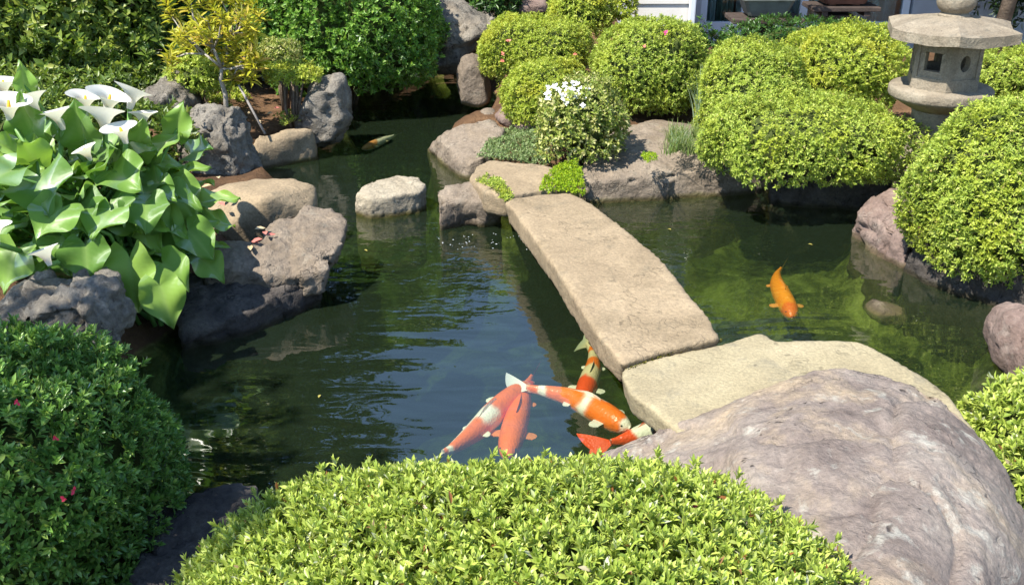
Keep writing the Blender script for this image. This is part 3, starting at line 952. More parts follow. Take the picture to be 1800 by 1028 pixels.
door = box("sliding_door", wx0 + .01, wx1 - .01, HY, HY + 0.1, 0.302, 0.36, M_FRAME, house, 0.004)
for fx in (0.0, 0.20, 0.48, 0.965):
    x = wx0 + .012 + (wx1 - wx0 - .024) * fx
    w = 0.055
    box("stile", x, x + w, HY + 0.012 + 0.012 * (fx > 0.3), HY + 0.07, 0.362, 2.24, M_FRAME, door, 0.004)
box("top_rail", wx0 + .07, wx1 - .07, HY + 0.02, HY + 0.07, 2.16, 2.235, M_FRAME, door, 0.004)
box("bottom_rail", wx0 + .07, wx1 - .07, HY + 0.028, HY + 0.068, 0.363, 0.44, M_FRAME, door, 0.004)
xs = [wx0 + .012 + (wx1 - wx0 - .024) * f for f in (0.0, 0.20, 0.48, 0.965)]
for a, b2 in zip(xs[:-1], xs[1:]):
    box("pane", a + .056, b2 - .001, HY + 0.045, HY + 0.051, 0.441, 2.159, M_GLASS, door)


def curtain(x0, x1, y, z0, z1, mat, folds, label=None):
    V, Fc = [], []
    n = folds * 8
    for i in range(n + 1):
        f = i / n
        yy = y + 0.028 * math.sin(f * folds * 2 * math.pi) + 0.01 * math.sin(f * folds * 5.1)
        V += [(x0 + (x1 - x0) * f, yy, z0), (x0 + (x1 - x0) * f, yy * 1.0, z1)]
    for i in range(n): Fc.append((2 * i, 2 * i + 2, 2 * i + 3, 2 * i + 1))
    return pyobj("curtain", V, Fc, mat, house, True)


curtain(wx0 + .06, wx0 + .16, HY + .17, .37, 2.2, M_CURT, 3)
curtain(wx0 + .17, wx0 + .30, HY + .19, .37, 2.2, M_CURT2, 3)
curtain(wx0 + .31, wx0 + .50, HY + .17, .37, 2.2, M_CURT, 4)
curtain(wx0 + .62, wx1 - .05, HY + .20, .37, 2.2, M_CURT, 12)
rf = box("roof", hx0 - .35, hx1 + .3, HY - 1.15, 10.2, 2.92, 3.02, M_ROOF, house)
V = [(hx0 - .35, HY - 1.15, 3.022), (hx1 + .3, HY - 1.15, 3.022), (hx1 + .3, 10.2, 3.022), (hx0 - .35, 10.2, 3.022), (hx0 + .5, 8.6, 3.75), (hx1 - .5, 8.6, 3.75)]
pyobj("ridge", V, [(0, 1, 5, 4), (2, 3, 4, 5), (0, 4, 3), (1, 2, 5), (3, 2, 1, 0)], M_ROOF, rf)
box("downpipe", AT(1211, 30, 7.1).x, AT(1211, 30, 7.1).x + .045, 7.095, 7.14, GZ(1.3, 7.1), 2.9, M_FRAME, house, 0.01)

# ================================================================== BONSAI POTS ON STANDS
M_POTG = plain("pot_glaze_grey", (0.10, 0.105, 0.09), 0.5, 0.3, 14, 0.15, 0.4)
M_POTB = plain("pot_unglazed_brown", (0.13, 0.055, 0.035), 0.6, 0.3, 14, 0.15, 0.3)


def stand_and_pot(px, pw, ptop, pbot, Y, potmat, potpx, lab1, lab2, lab3):
    c = AT(px, ptop, Y); s = depth_scale(px, ptop, Y)
    hw = pw / 2 * s
    gz = GZ(c.x, Y)
    zt = AT(px, ptop, Y - 0.1).z
    zb = zt - (pbot - ptop) * s * 0.55
    st = empty("plant_stand", (c.x, Y, gz), lab1, "plant stand")
    for i in range(3):
        y0 = Y - 0.14 + i * 0.095
        box("plank", c.x - hw, c.x + hw, y0, y0 + 0.088, zb, zt, M_WOOD, st, 0.006)
    for sx in (-1, 1):
        box("batten", c.x + sx * hw * 0.62 - .02, c.x + sx * hw * 0.62 + .02, Y - .13, Y + .13, zb - .03, zb - .001, M_WOOD, st)
    box("post", c.x - hw * .45, c.x + hw * .35, Y - .07, Y + .07, gz - .03, zb - .031, M_WOOD, st, 0.008)
    h = 0.13
    w0, w1 = potpx * s * 0.36, potpx * s * 0.5
    po = empty("bonsai_pot", (c.x, Y, zt), lab2, "pot")
    zt += 0.001
    lv = [(w0 * .9, zt + .012), (w0, zt + .014), (w1 * .96, zt + h * .85), (w1 * 1.04, zt + h * .86), (w1 * 1.04, zt + h), (w1 * .94, zt + h), (w1 * .92, zt + h - .02)]
    V, Fc = [], []
    for w, z in lv:
        d = w * 0.72
        for sx, sy in ((-1, -1), (1, -1), (1, 1), (-1, 1)):
            for q in ((0.86, 1.0), (1.0, 0.86)) if sx * sy > 0 else ((1.0, 0.86), (0.86, 1.0)):
                V.append((c.x + sx * w * q[0], Y + sy * d * q[1], z))
    ordr = [1, 0, 3, 2, 5, 4, 7, 6]
    ordr = sorted(range(8), key=lambda i: math.atan2(V[i][1] - Y, V[i][0] - c.x))
    for i in range(len(lv) - 1):
        for k in range(8):
            a, b3 = ordr[k], ordr[(k + 1) % 8]
            Fc.append((i * 8 + a, i * 8 + b3, (i + 1) * 8 + b3, (i + 1) * 8 + a))
    Fc.append(tuple(ordr[::-1])); Fc.append(tuple((len(lv) - 1) * 8 + k for k in ordr))
    pyobj("bowl", V, Fc, potmat, po)
    for sx in (-1, 1):
        box("foot", c.x + sx * w0 * .6 - .025, c.x + sx * w0 * .6 + .025, Y - w0 * .5, Y + w0 * .5, zt, zt + .0125, potmat, po)
    return c.x, Y, zt + h - .02


leafM = {}
leafM['pine'] = leaf_mat("leaf_dark_evergreen", [(0, (0.012, 0.03, 0.010)), (0.5, (0.028, 0.065, 0.016)), (1, (0.06, 0.12, 0.025))], 0.25)
pot_spots = [stand_and_pot(1343, 124, 33, 48, 6.55, M_POTG, 92, "dark plank stand holding the grey-green pot before the window", "grey-green bonsai pot on the nearer plank stand", ""),
             stand_and_pot(1478, 118, 12, 26, 6.9, M_POTB, 96, "dark plank stand holding the brown pot", "reddish brown bonsai pot on the farther plank stand", "")]
for i, (x, y, z) in enumerate(pot_spots):
    lab = ("small bonsai tree growing in the grey-green pot", "small bonsai tree growing in the brown pot")[i]
    bo = bush("bonsai_tree", (x + .03, y, z + 0.36), (0.2, 0.17, 0.10), leafM['pine'], lab, "bonsai", 0.03, 0.025, 0.3, 6, 2.0, (0.2, 0.1), -0.6, 300 + i)
    tubes("trunk", [([Vector((x, y, z - .01)), Vector((x - .04, y, z + .1)), Vector((x + .03, y + .02, z + .2)), Vector((x + .02, y, z + .33))], [.022, .018, .014, .008])], M_BARK, bo)

# ================================================================== KOI
M_KOI, t, out = new_mat("koi_skin")
p = N(t, "BsdfPrincipled")
at = N(t, "Attribute"); at.attribute_name = "skin"
t.links.new(at.outputs["Color"], p.inputs["Base Color"])
p.inputs["Roughness"].default_value = 0.35
tck = N(t, "TexCoord"); vk = N(t, "TexVoronoi"); vk.inputs["Scale"].default_value = 110
t.links.new(tck.outputs["Object"], vk.inputs["Vector"])
bk = N(t, "Bump"); bk.inputs["Strength"].default_value = 0.35; bk.inputs["Distance"].default_value = 0.004
t.links.new(vk.outputs["Distance"], bk.inputs["Height"]); t.links.new(bk.outputs[0], p.inputs["Normal"])
t.links.new(p.outputs[0], out.inputs[0])
ORG, RED, WHT, YEL = (0.88, 0.17, 0.012), (0.82, 0.075, 0.012), (0.88, 0.84, 0.72), (0.92, 0.27, 0.012)


def catmull(P, n):
    P = [P[0] * 2 - P[1]] + P + [P[-1] * 2 - P[-2]]
    out = []
    m = len(P) - 3
    for i in range(n):
        u = i / (n - 1) * m
        k = min(int(u), m - 1); f = u - k
        a, b, c, d = P[k:k + 4]
        out.append(0.5 * ((2 * b) + (c - a) * f + (2 * a - 5 * b + 4 * c - d) * f * f + (3 * b - a - 3 * c + d) * f ** 3))
    return out


def paint(me, cols):
    ca = me.color_attributes.new("skin", 'FLOAT_COLOR', 'POINT')
    ca.data.foreach_set("color", np.array([(*c, 1) for c in cols], np.float32).ravel())


def koi(spine_px, depth, half_w, colour, label, tail_len=0.11, tail_col=WHT, fin_col=WHT, roll=0.9, tail_dir=None, seed=0, group="koi in the pond", speckle=0.0):
    """spine from the snout to the root of the tail"""
    rs = random.Random(seed)
    depth += 0.02
    half_w *= 0.85
    P = [PZ(px, py, -depth) for px, py in spine_px]
    S = catmull(P, 60)
    root = empty("koi", S[30], label, "fish", group)
    prof_u = [0, .02, .06, .12, .2, .32, .45, .6, .75, .88, 1.0]
    prof_w = [.10, .34, .56, .76, .92, 1.0, .97, .78, .50, .28, .17]
    prof_h = [.10, .30, .52, .76, .96, 1.08, 1.05, .88, .62, .42, .36]
    V, Fc, cols = [], [], []
    seg = 20
    for i, c in enumerate(S):
        u = i / 59
        tg = (S[min(i + 1, 59)] - S[max(i - 1, 0)]).normalized()
        side = tg.cross(Vector((0, 0, 1))).normalized()
        w = float(np.interp(u, prof_u, prof_w)) * half_w
        h = float(np.interp(u, prof_u, prof_h)) * half_w
        for k in range(seg):
            a = 2 * math.pi * k / seg
            q = c + side * (w * math.cos(a)) + Vector((0, 0, h * math.sin(a)))
            V.append(q)
            j = mnoise.noise(q * 30 + Vector((seed, 0, 0))) * 0.05
            cc = colour(u + j, math.cos(a) + j * 4)
            if math.sin(a) < -0.35: cc = tuple(x * 0.7 + y * 0.3 for x, y in zip(WHT, cc))
            if speckle and mnoise.noise(q * 70 + Vector((seed * 3, 1, 0))) > 0.52: cc = tuple(x * (1 - speckle) for x in cc)
            cols.append(cc)
    for i in range(59):
        for k in range(seg):
            k2 = (k + 1) % seg
            Fc.append((i * seg + k, i * seg + k2, (i + 1) * seg + k2, (i + 1) * seg + k))
    Fc.append(tuple(range(seg))); Fc.append(tuple(59 * seg + k for k in range(seg - 1, -1, -1)))
    body = pyobj("body", V, Fc, M_KOI, root, True)
    ca_ = np.array(cols).reshape(60, seg, 3)
    for _ in range(1):                      # soft borders between the patches
        up_ = np.concatenate([ca_[:1], ca_[:-1]]); dn_ = np.concatenate([ca_[1:], ca_[-1:]])
        ca_ = ca_ * .5 + (up_ + dn_) * .15 + (np.roll(ca_, 1, 1) + np.roll(ca_, -1, 1)) * .1
    paint(body.data, ca_.reshape(-1, 3))
    # eyes
    for s in (-1, 1):
        i = 5
        tg = (S[6] - S[4]).normalized(); side = tg.cross(Vector((0, 0, 1))).normalized()
        w = float(np.interp(i / 59, prof_u, prof_w)) * half_w
        bm = bmesh.new(); bmesh.ops.create_icosphere(bm, subdivisions=2, radius=half_w * 0.09)
        for v in bm.verts: v.co += S[i] + side * (s * w * 0.86) + Vector((0, 0, half_w * 0.28))
        e = link_mesh("eye", bm_mesh("eye", bm), M_KOI, root, True)
        paint(e.data, [(0.01, 0.01, 0.01)] * len(e.data.vertices))

    def fan(name, root_a, root_b, out_dirs, lens, col0, col1):
        """fin: a thin bent web between its root line and its rays"""
        V, cols, Fc = [], [], []
        m = len(lens); rows = 5
        for r_ in range(rows + 1):
            f = r_ / rows
            for i in range(m):
                g_ = i / (m - 1)
                b0 = root_a.lerp(root_b, g_)
                q = b0 + out_dirs[i] * (lens[i] * f) + Vector((0, 0, -0.12 * lens[i] * f * f))
                q.z = min(q.z, -0.014 - 0.004 * f)
                V.append(q + Vector((0, 0, 0.0012 * (1 - f))))
                cols.append(tuple(x * (1 - f) + y * f for x, y in zip(col0, col1)))
        for r_ in range(rows):
            for i in range(m - 1):
                Fc.append((r_ * m + i, r_ * m + i + 1, (r_ + 1) * m + i + 1, (r_ + 1) * m + i))
        nV = len(V)
        V += [v - Vector((0, 0, 0.0022)) for v in V]; cols += cols
        Fc += [tuple(i + nV for i in q[::-1]) for q in Fc]
        o = pyobj(name, V, Fc, M_KOI, root, True)
        paint(o.data, cols)
        return o
    # tail fin
    tg = (S[59] - S[55]).normalized()
    if tail_dir is not None: tg = tail_dir
    side = tg.cross(Vector((0, 0, 1))).normalized()
    axis = (side * math.cos(roll) + Vector((0, 0, 1)) * math.sin(roll)).normalized()
    m = 9
    dirs, lens = [], []
    for i in range(m):
        g_ = i / (m - 1) * 2 - 1
        dirs.append((tg + axis * g_ * 0.62).normalized())
        lens.append(tail_len * (0.72 + 0.42 * abs(g_)))
    rt = half_w * 0.22
    fan("tail_fin", S[58] - axis * rt, S[58] + axis * rt, dirs, lens, colour(0.99, 0), tail_col)
    # paired fins
    for nm, i, ln, ww in (("pectoral_fin", 15, half_w * 1.45, 0.45), ("pelvic_fin", 33, half_w * 0.75, 0.4)):
        for s in (-1, 1):
            tg = (S[i + 1] - S[i - 1]).normalized(); side = tg.cross(Vector((0, 0, 1))).normalized() * s
            w = float(np.interp(i / 59, prof_u, prof_w)) * half_w
            b0 = S[i] + side * w * 0.80 - Vector((0, 0, half_w * 0.02))
            dirs, lens = [], []
            for q in range(7):
                g_ = q / 6
                ang = math.radians(25 + 62 * g_)
                dirs.append((side * math.sin(math.radians(95) - ang * 0.85) + tg * (0.15 + 0.8 * g_)).normalized())
                lens.append(ln * (0.62 + 0.38 * math.sin(math.pi * min(1, g_ * 1.15))) * 0.85)
            fan(nm, b0, b0 + tg * half_w * 0.42, dirs, lens, fin_col, fin_col)
    # dorsal fin
    V, cols, Fc = [], [], []
    idx = list(range(22, 43, 2))
    for n_, i in enumerate(idx):
        h = float(np.interp(i / 59, prof_u, prof_h)) * half_w
        f = n_ / (len(idx) - 1)
        hh = half_w * 0.42 * (math.sin(math.pi * min(1, f * 1.6 + 0.12)) * 0.6 + 0.4 * (1 - f))
        tg = (S[i + 1] - S[i - 1]).normalized(); side = tg.cross(Vector((0, 0, 1))).normalized()
        top = S[i] + Vector((0, 0, h * 0.97 + hh * 0.75)) + tg * hh * 0.6 + side * hh * 0.35
        V += [S[i] + Vector((0, 0, h * 0.93)), top]
        cols += [colour(i / 59, 0), fin_col]
    for k in range(len(idx) - 1): Fc.append((2 * k, 2 * k + 2, 2 * k + 3, 2 * k + 1))
    d = pyobj("dorsal_fin", V, Fc, M_KOI, root, True)
    paint(d.data, cols)
    return root


def bands(*lst, base=WHT):
    """(u0, u1, lo, hi, colour): patches along the back"""
    def fn(u, s):
        for u0, u1, lo, hi, c in lst:
            if u0 <= u <= u1 and lo <= s <= hi: return c
        return base
    return fn


koi([(938, 672), (905, 695), (870, 725), (835, 758), (800, 785), (778, 797)], 0.085, 0.050,
    bands((0.0, 0.08, -2, 2, RED), (0.10, 0.44, -2, 2, ORG), (0.55, 0.86, -2, 0.5, ORG), (0.92, 0.97, -2, 2, ORG)), "orange and white koi swimming up right, thin tail towards the front shrub",
    0.14, WHT, WHT, -0.65, seed=1, speckle=0.4)
koi([(890, 806), (897, 778), (907, 742), (917, 705), (927, 678), (934, 664)], 0.10, 0.052,
    bands((0, 1, -2, 2, ORG), base=ORG), "plain orange koi with its head at the front shrub", 0.075, RED, (0.8, 0.25, 0.06), 1.2, seed=2, speckle=0.35)
koi([(1108, 752), (1085, 742), (1050, 722), (1005, 700), (960, 688), (925, 682)], 0.052, 0.049,
    bands((0.0, 0.10, -2, 2, WHT), (0.10, 0.44, -2, 0.55, ORG), (0.14, 0.36, -2, 2, ORG), (0.50, 0.80, -2, 0.45, ORG), (0.88, 0.97, -2, 2, ORG)),
    "white koi with orange saddles lying crosswise over the others", 0.105, (0.50, 0.50, 0.52), (0.66, 0.64, 0.56), 0.35, seed=3, speckle=0.3)
koi([(1018, 712), (1026, 694), (1036, 668), (1043, 644), (1041, 622), (1032, 606)], 0.10, 0.044,
    bands((0.0, 0.34, -2, 2, RED), (0.50, 0.66, -2, 2, ORG), (0.78, 0.88, -2, 2, ORG), base=(0.74, 0.60, 0.36)), "banded orange and cream koi beside the bridge edge", 0.09, (0.5, 0.52, 0.40), WHT, 1.1, seed=4)
koi([(1192, 750), (1170, 752), (1145, 760), (1118, 768), (1092, 774), (1072, 778)], 0.075, 0.046,
    bands((0.0, 0.42, -2, 2, RED), (0.66, 1.0, -2, 2, RED), base=WHT), "red and white koi slipping under the near flagstone", 0.10, RED, RED, 0.5, seed=5)
koi([(1392, 558), (1388, 545), (1376, 522), (1366, 500), (1366, 484), (1372, 474)], 0.10, 0.047,
    bands((0.0, 0.22, -2, 2, (0.80, 0.13, 0.012)), base=YEL), "bright orange koi alone on the right side of the bridge", 0.075, (0.8, 0.3, 0.06), (0.82, 0.30, 0.07), 1.3, seed=6)
koi([(636, 262), (648, 258), (662, 252), (676, 246), (686, 242), (692, 239)], 0.06, 0.030,
    bands((0.0, 0.38, -2, 2, (0.70, 0.30, 0.10)), base=(0.80, 0.74, 0.55)), "small pale koi with orange head in the far inlet", 0.06, (0.55, 0.50, 0.36), (0.55, 0.45, 0.28), 0.6, seed=7)

# ================================================================== SHRUBS
L = leafM
L['azalea'] = leaf_mat("leaf_azalea_yellow_green", [(0, (0.19, 0.28, 0.035)), (0.3, (0.32, 0.42, 0.055)), (0.7, (0.43, 0.53, 0.075)), (0.97, (0.54, 0.61, 0.13)), (1, (0.50, 0.38, 0.17))], 0.45, 0.03, 0.45, (0.46, 0.50, 0.04))
L['azalea_y'] = leaf_mat("leaf_azalea_golden", [(0, (0.21, 0.29, 0.03)), (0.3, (0.345, 0.44, 0.045)), (0.7, (0.46, 0.54, 0.06)), (1, (0.57, 0.60, 0.12))], 0.45, 0.03, 0.45, (0.52, 0.48, 0.04))
L['vari'] = leaf_mat("leaf_variegated", [(0, (0.12, 0.18, 0.025)), (0.4, (0.26, 0.33, 0.05)), (0.75, (0.42, 0.44, 0.11)), (1, (0.62, 0.58, 0.28))], 0.4, 0.04, 0.45)
L['bright'] = leaf_mat("leaf_bright_green", [(0, (0.075, 0.18, 0.02)), (0.4, (0.14, 0.30, 0.034)), (0.8, (0.215, 0.39, 0.05)), (1, (0.31, 0.45, 0.08))], 0.45, 0.04, 0.45)
L['front'] = leaf_mat("leaf_front_azalea", [(0, (0.25, 0.35, 0.055)), (0.35, (0.39, 0.49, 0.08)), (0.75, (0.50, 0.59, 0.11)), (0.955, (0.58, 0.64, 0.18)), (0.965, (0.60, 0.62, 0.40)), (0.985, (0.62, 0.64, 0.44)), (0.99, (0.30, 0.12, 0.04)), (1, (0.34, 0.14, 0.05))], 0.45, 0.05, 0.38)
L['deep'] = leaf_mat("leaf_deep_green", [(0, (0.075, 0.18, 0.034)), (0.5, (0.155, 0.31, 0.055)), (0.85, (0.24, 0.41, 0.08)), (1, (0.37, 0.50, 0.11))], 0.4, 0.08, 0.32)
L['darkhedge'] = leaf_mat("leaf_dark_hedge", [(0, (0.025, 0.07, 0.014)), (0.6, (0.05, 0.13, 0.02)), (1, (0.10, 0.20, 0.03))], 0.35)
L['tree'] = leaf_mat("leaf_tree_green", [(0, (0.06, 0.11, 0.014)), (0.5, (0.13, 0.21, 0.024)), (0.85, (0.22, 0.31, 0.04)), (1, (0.36, 0.40, 0.08))], 0.45, 0.05, 0.4)
L['treelight'] = leaf_mat("leaf_tree_light", [(0, (0.07, 0.13, 0.018)), (0.45, (0.17, 0.26, 0.035)), (0.8, (0.32, 0.41, 0.07)), (1, (0.48, 0.52, 0.13))], 0.5, 0.05, 0.4)
L['gold'] = leaf_mat("leaf_golden_sapling", [(0, (0.38, 0.42, 0.025)), (0.5, (0.56, 0.54, 0.035)), (0.85, (0.66, 0.58, 0.07)), (1, (0.62, 0.42, 0.09))], 0.5, 0.04, 0.45)
M_PINK = plain("petal_pink", (0.62, 0.07, 0.20), 0.6, 0.15, 30, 0)
M_RED = plain("petal_red", (0.45, 0.02, 0.05), 0.6, 0.15, 30, 0)
M_WHITEP = plain("petal_white", (0.78, 0.78, 0.76), 0.6, 0.05, 30, 0)
M_SALMON = plain("petal_salmon", (0.62, 0.17, 0.12), 0.6, 0.15, 30, 0)


def flower(parent, P, nrm, size, mat, seed=0, name="flower"):
    rs = np.random.RandomState(seed)
    ax = unit(np.array([nrm], float))
    pos = np.array([P], float)
    q = shoots_to_leaves(pos, ax, 5, size, 0.75, (0.9, 1.15), rs)
    me = leaves_mesh(name, *q, LEAF7)
    return link_mesh(name, me, mat, parent)


G = "clipped round azalea shrubs"
b = bush_px("azalea_shrub", (843, 26, 1032, 150), 6.35, L['azalea_y'], "golden green dome shrub with pink blooms behind the upright stone", seed=11, group=G, ground=0.15, spacing=0.0145, leaf=0.0175)
for i, (px, py) in enumerate(((893, 72), (884, 95), (883, 107), (1010, 96))):
    flower(b, AT(px, py, 6.0), (-.2, -.8, .6), 0.016, M_SALMON, i)
b = bush_px("azalea_shrub", (882, 104, 1032, 226), 5.55, L['azalea_y'], "small golden green dome shrub between the inlet and the white blossoms", seed=12, group=G, ground=0.1, leaf=0.017, spacing=0.014)
b = bush_px("azalea_shrub", (1038, 34, 1242, 208), 5.7, L['azalea'], "tall yellow green dome shrub with a pink bloom before the house siding", seed=13, group=G, ground=0.15, spacing=0.0145, leaf=0.0175)
flower(b, AT(1170, 58, 5.47), (-.1, -.8, .6), 0.018, M_PINK, 5)
flower(b, AT(1133, 82, 5.42), (-.1, -.8, .6), 0.012, M_SALMON, 6)
b = bush_px("variegated_shrub", (942, 138, 1102, 290), 4.95, L['vari'], "cream speckled shrub with white blossoms above the mossy flagstone", seed=14, spacing=0.024, leaf=0.027, n_leaf=5, wd=0.55, ground=0.15, lump=(0.06, 0.04), depth=0.06)
for i in range(34):
    px, py = random.uniform(958, 1062), random.uniform(146, 188)
    if i % 2: px, py = random.gauss(1000, 16), random.gauss(164, 9)
    py = max(py, 142 + abs(px - 1022) * .22)
    flower(b, AT(px, py, 4.80 + (188 - py) * .0022), (random.uniform(-.4, .3), -.6, .8), 0.019, M_WHITEP, 20 + i)
bush_px("azalea_shrub", (965, -30, 1078, 72), 6.9, L['azalea_y'], "golden shrub cut by the top edge left of the white siding", seed=15, group=G, ground=0.15, spacing=0.020, leaf=0.024)
bush_px("azalea_shrub", (1082, -40, 1122, 45), 6.95, L['azalea_y'], "narrow golden shrub touching the corner of the white siding", seed=16, group=G, ground=0.15, spacing=0.020, leaf=0.024)
bush_px("azalea_shrub", (1222, 74, 1425, 292), 5.15, L['azalea'], "big yellow green mounded shrub above the long low rock", seed=17, group=G, ground=0.15, spacing=0.0145, leaf=0.0175, expo=2.6)
bush_px("azalea_shrub", (1372, 44, 1590, 205), 5.35, L['azalea_y'], "yellow green shrub with brownish patches beside the lantern roof", seed=18, group=G, ground=0.15, leaf=0.0185, spacing=0.0152, depth=0.06)
b = bush_px("azalea_hedge", (1236, 172, 1612, 318), 4.62, L['azalea'], "long low yellow green hedge overhanging the dark water", seed=19, cat="hedge", cut=-.85, expo=3.2, ry=0.62, depth=0.05, lump=(0.07, 0.035), leaf=0.019, spacing=0.016)
bush_px("azalea_shrub", (1596, 184, 2010, 505), 3.75, L['azalea'], "large yellow green shrub overhanging the right bank in front of the lantern", seed=20, group=G, ground=0.12, spacing=0.016, leaf=0.019, expo=2.1, ry=0.8)
bush_px("azalea_shrub", (1705, 84, 1890, 190), 5.6, L['azalea'], "yellow green shrub behind the lantern at the right edge", seed=21, group=G, ground=0.2, leaf=0.021, spacing=0.019)
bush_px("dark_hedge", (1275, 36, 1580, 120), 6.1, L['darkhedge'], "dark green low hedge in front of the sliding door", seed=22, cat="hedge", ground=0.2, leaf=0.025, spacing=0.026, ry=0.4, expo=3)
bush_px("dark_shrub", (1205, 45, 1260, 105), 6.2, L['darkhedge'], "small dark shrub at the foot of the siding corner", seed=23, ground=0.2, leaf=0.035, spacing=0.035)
# the big bright green dome
b = bush_px("dome_shrub", (432, -110, 778, 180), 6.75, L['bright'], "big bright green dome shrub overhanging the black inlet water", seed=24, spacing=0.029, leaf=0.034, n_leaf=7, wd=0.5, ground=0.0, lump=(0.04, 0.04), depth=0.07, jitter=0.45)
bush_px("small_shrub", (452, 68, 528, 118), 5.95, L['vari'], "small pale shrub in front of the bright green dome", seed=25, leaf=0.02, ground=0.15)
bush_px("flat_topped_shrub", (462, 108, 560, 152), 5.6, L['azalea_y'], "flat topped little shrub on bare stems beside the pointed rock", seed=26, leaf=0.022, ground=0.12, cut=-0.5)
bush_px("small_shrub", (300, 100, 400, 178), 5.75, L['azalea'], "low yellow green shrub left of the golden sapling", seed=27, leaf=0.03, spacing=0.028, ground=0.15)
# nearest shrubs, leaf by leaf
b = bush_px("azalea_shrub", (258, 828, 1645, 1800), 1.45, L['front'], "fresh light green azalea across the bottom of the picture", ry=0.7, seed=28, tmpl=LEAF7, leaf=0.0225, spacing=0.0158, n_leaf=8, wd=0.38,
            spread=(0.15, 1.0), cut=-0.2, ground=0.0, upw=0.45, depth=0.05, lump=(0.03, 0.015), jitter=0.28, group=G)
flower(b, AT(1220, 888, 1.62), (0, -.7, .7), 0.013, M_PINK, 41)
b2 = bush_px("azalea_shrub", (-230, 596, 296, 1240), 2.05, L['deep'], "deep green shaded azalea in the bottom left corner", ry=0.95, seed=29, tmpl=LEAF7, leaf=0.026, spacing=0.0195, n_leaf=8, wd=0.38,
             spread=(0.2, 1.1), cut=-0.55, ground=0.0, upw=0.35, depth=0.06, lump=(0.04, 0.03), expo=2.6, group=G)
for i, (px, py) in enumerate(((30, 707), (130, 862), (113, 876), (98, 770))):
    flower(b2, AT(px, py, 1.82 - (py - 700) * 0.0012), (0, -.8, .6), 0.009, M_RED, 45 + i)
bush_px("azalea_shrub", (1650, 632, 2040, 1180), 2.45, L['front'], "light green azalea behind the big boulder at the right edge", cut=-.97, seed=30, tmpl=LEAF7, leaf=0.028, spacing=0.022, n_leaf=7, wd=0.42, ground=0.0, spread=(0.2, 1.1), upw=0.4, group=G)

# ------------------------------------------------------------------ trees


def tree(name, base, height, clumps, mat, label, spacing, leaf, n_leaf=5, wd=0.55, seed=0, trunk_r=0.12, bark=M_BARK, density=1.0, droop=0.0):
    rs = np.random.RandomState(seed)
    root = empty(name, base, label, "tree")
    base = Vector(base)
    top = base + Vector((0, 0, height * 0.72))
    lim = [([base - Vector((0, 0, .1)), base.lerp(top, .33) + Vector(rs.normal(0, .06, 3)), base.lerp(top, .66) + Vector(rs.normal(0, .1, 3)), top], [trunk_r * 1.25, trunk_r * .85, trunk_r * .6, trunk_r * .25])]
    Ps, As = [], []
    br = []
    for (c, r) in clumps:
        c = Vector(c)
        k = max(0.18, min(0.9, (c.z - base.z) / height * 0.85))
        s = base.lerp(top, k)
        mid = s.lerp(c, .5) + Vector((0, 0, .1))
        br.append(([s, mid, c], [trunk_r * .38, trunk_r * .24, trunk_r * .08]))
        r = np.array(r)
        M = int(density * 4 * math.pi * (r.prod() ** (2 / 3)) / spacing ** 2)
        d = unit(rs.randn(M, 3))
        f = rs.beta(3.2, 1.0, M)
        lf = lump_fn(seed * 7 + len(Ps), (3.0, 7.0), (0.16, 0.12))
        q = d * f[:, None]
        q *= (1 + lf(d * 2))[:, None]
        Ps.append(np.array(c) + q * r)
        As.append(unit(d * 0.8 + np.array([0, 0, 0.5 - droop]) + rs.normal(0, .4, d.shape)))
        for _ in range(5):
            e = unit(rs.randn(1, 3))[0] * 0.75
            br.append(([mid.lerp(c, .4), c + Vector(e * r * .5), c + Vector(e * r)], [trunk_r * .12, trunk_r * .08, trunk_r * .03]))
    tubes("trunk", lim, bark, root, 10)
    tubes("limb", br, bark, root, 6)
    P, A = np.concatenate(Ps), np.concatenate(As)
    me = leaves_mesh("crown", *shoots_to_leaves(P, A, n_leaf, leaf, wd, (0.6, 1.4), rs), LEAF4)
    o = link_mesh("crown", me, mat, root)
    o["kind"] = "stuff"
    return root


def rand_clumps(rs, c, R3, n, r):
    out = []
    for _ in range(n):
        d = unit(rs.randn(1, 3))[0] * rs.uniform(0.25, 1) ** 0.6
        k = rs.uniform(0.7, 1.25)
        out.append((tuple(np.array(c) + d * np.array(R3)), (r * k, r * k, r * k * 0.7)))
    return out


rs = np.random.RandomState(3)
# the dark leafy tree filling the upper left corner
tb = AT(60, 60, 6.6)
cl = []
for px, py, Y, r in ((20, 40, 6.0, .38), (110, 20, 6.1, .40), (200, 30, 6.2, .36), (60, 90, 5.9, .30), (150, 95, 6.0, .32), (245, 85, 6.1, .30), (-60, 60, 6.0, .4), (20, -60, 6.2, .5), (170, -70, 6.3, .5),
                     (270, 30, 6.5, .33), (-120, -30, 6.2, .5), (90, 130, 6.2, .28), (-20, 125, 6.0, .28), (210, 125, 6.3, .26), (290, -30, 6.7, .35), (80, -180, 6.4, .6), (-80, -200, 6.4, .6), (240, -170, 6.7, .5)):
    c = AT(px, py, Y); cl.append((tuple(c), (r, r, r * .62)))
tree("leafy_tree", (tb.x - .2, 6.9, GZ(tb.x, 6.9)), 2.6, cl, L['treelight'], "dark leafy tree filling the upper left corner", 0.055, 0.06, 6, 0.5, 61, 0.08, density=0.9, droop=0.15)
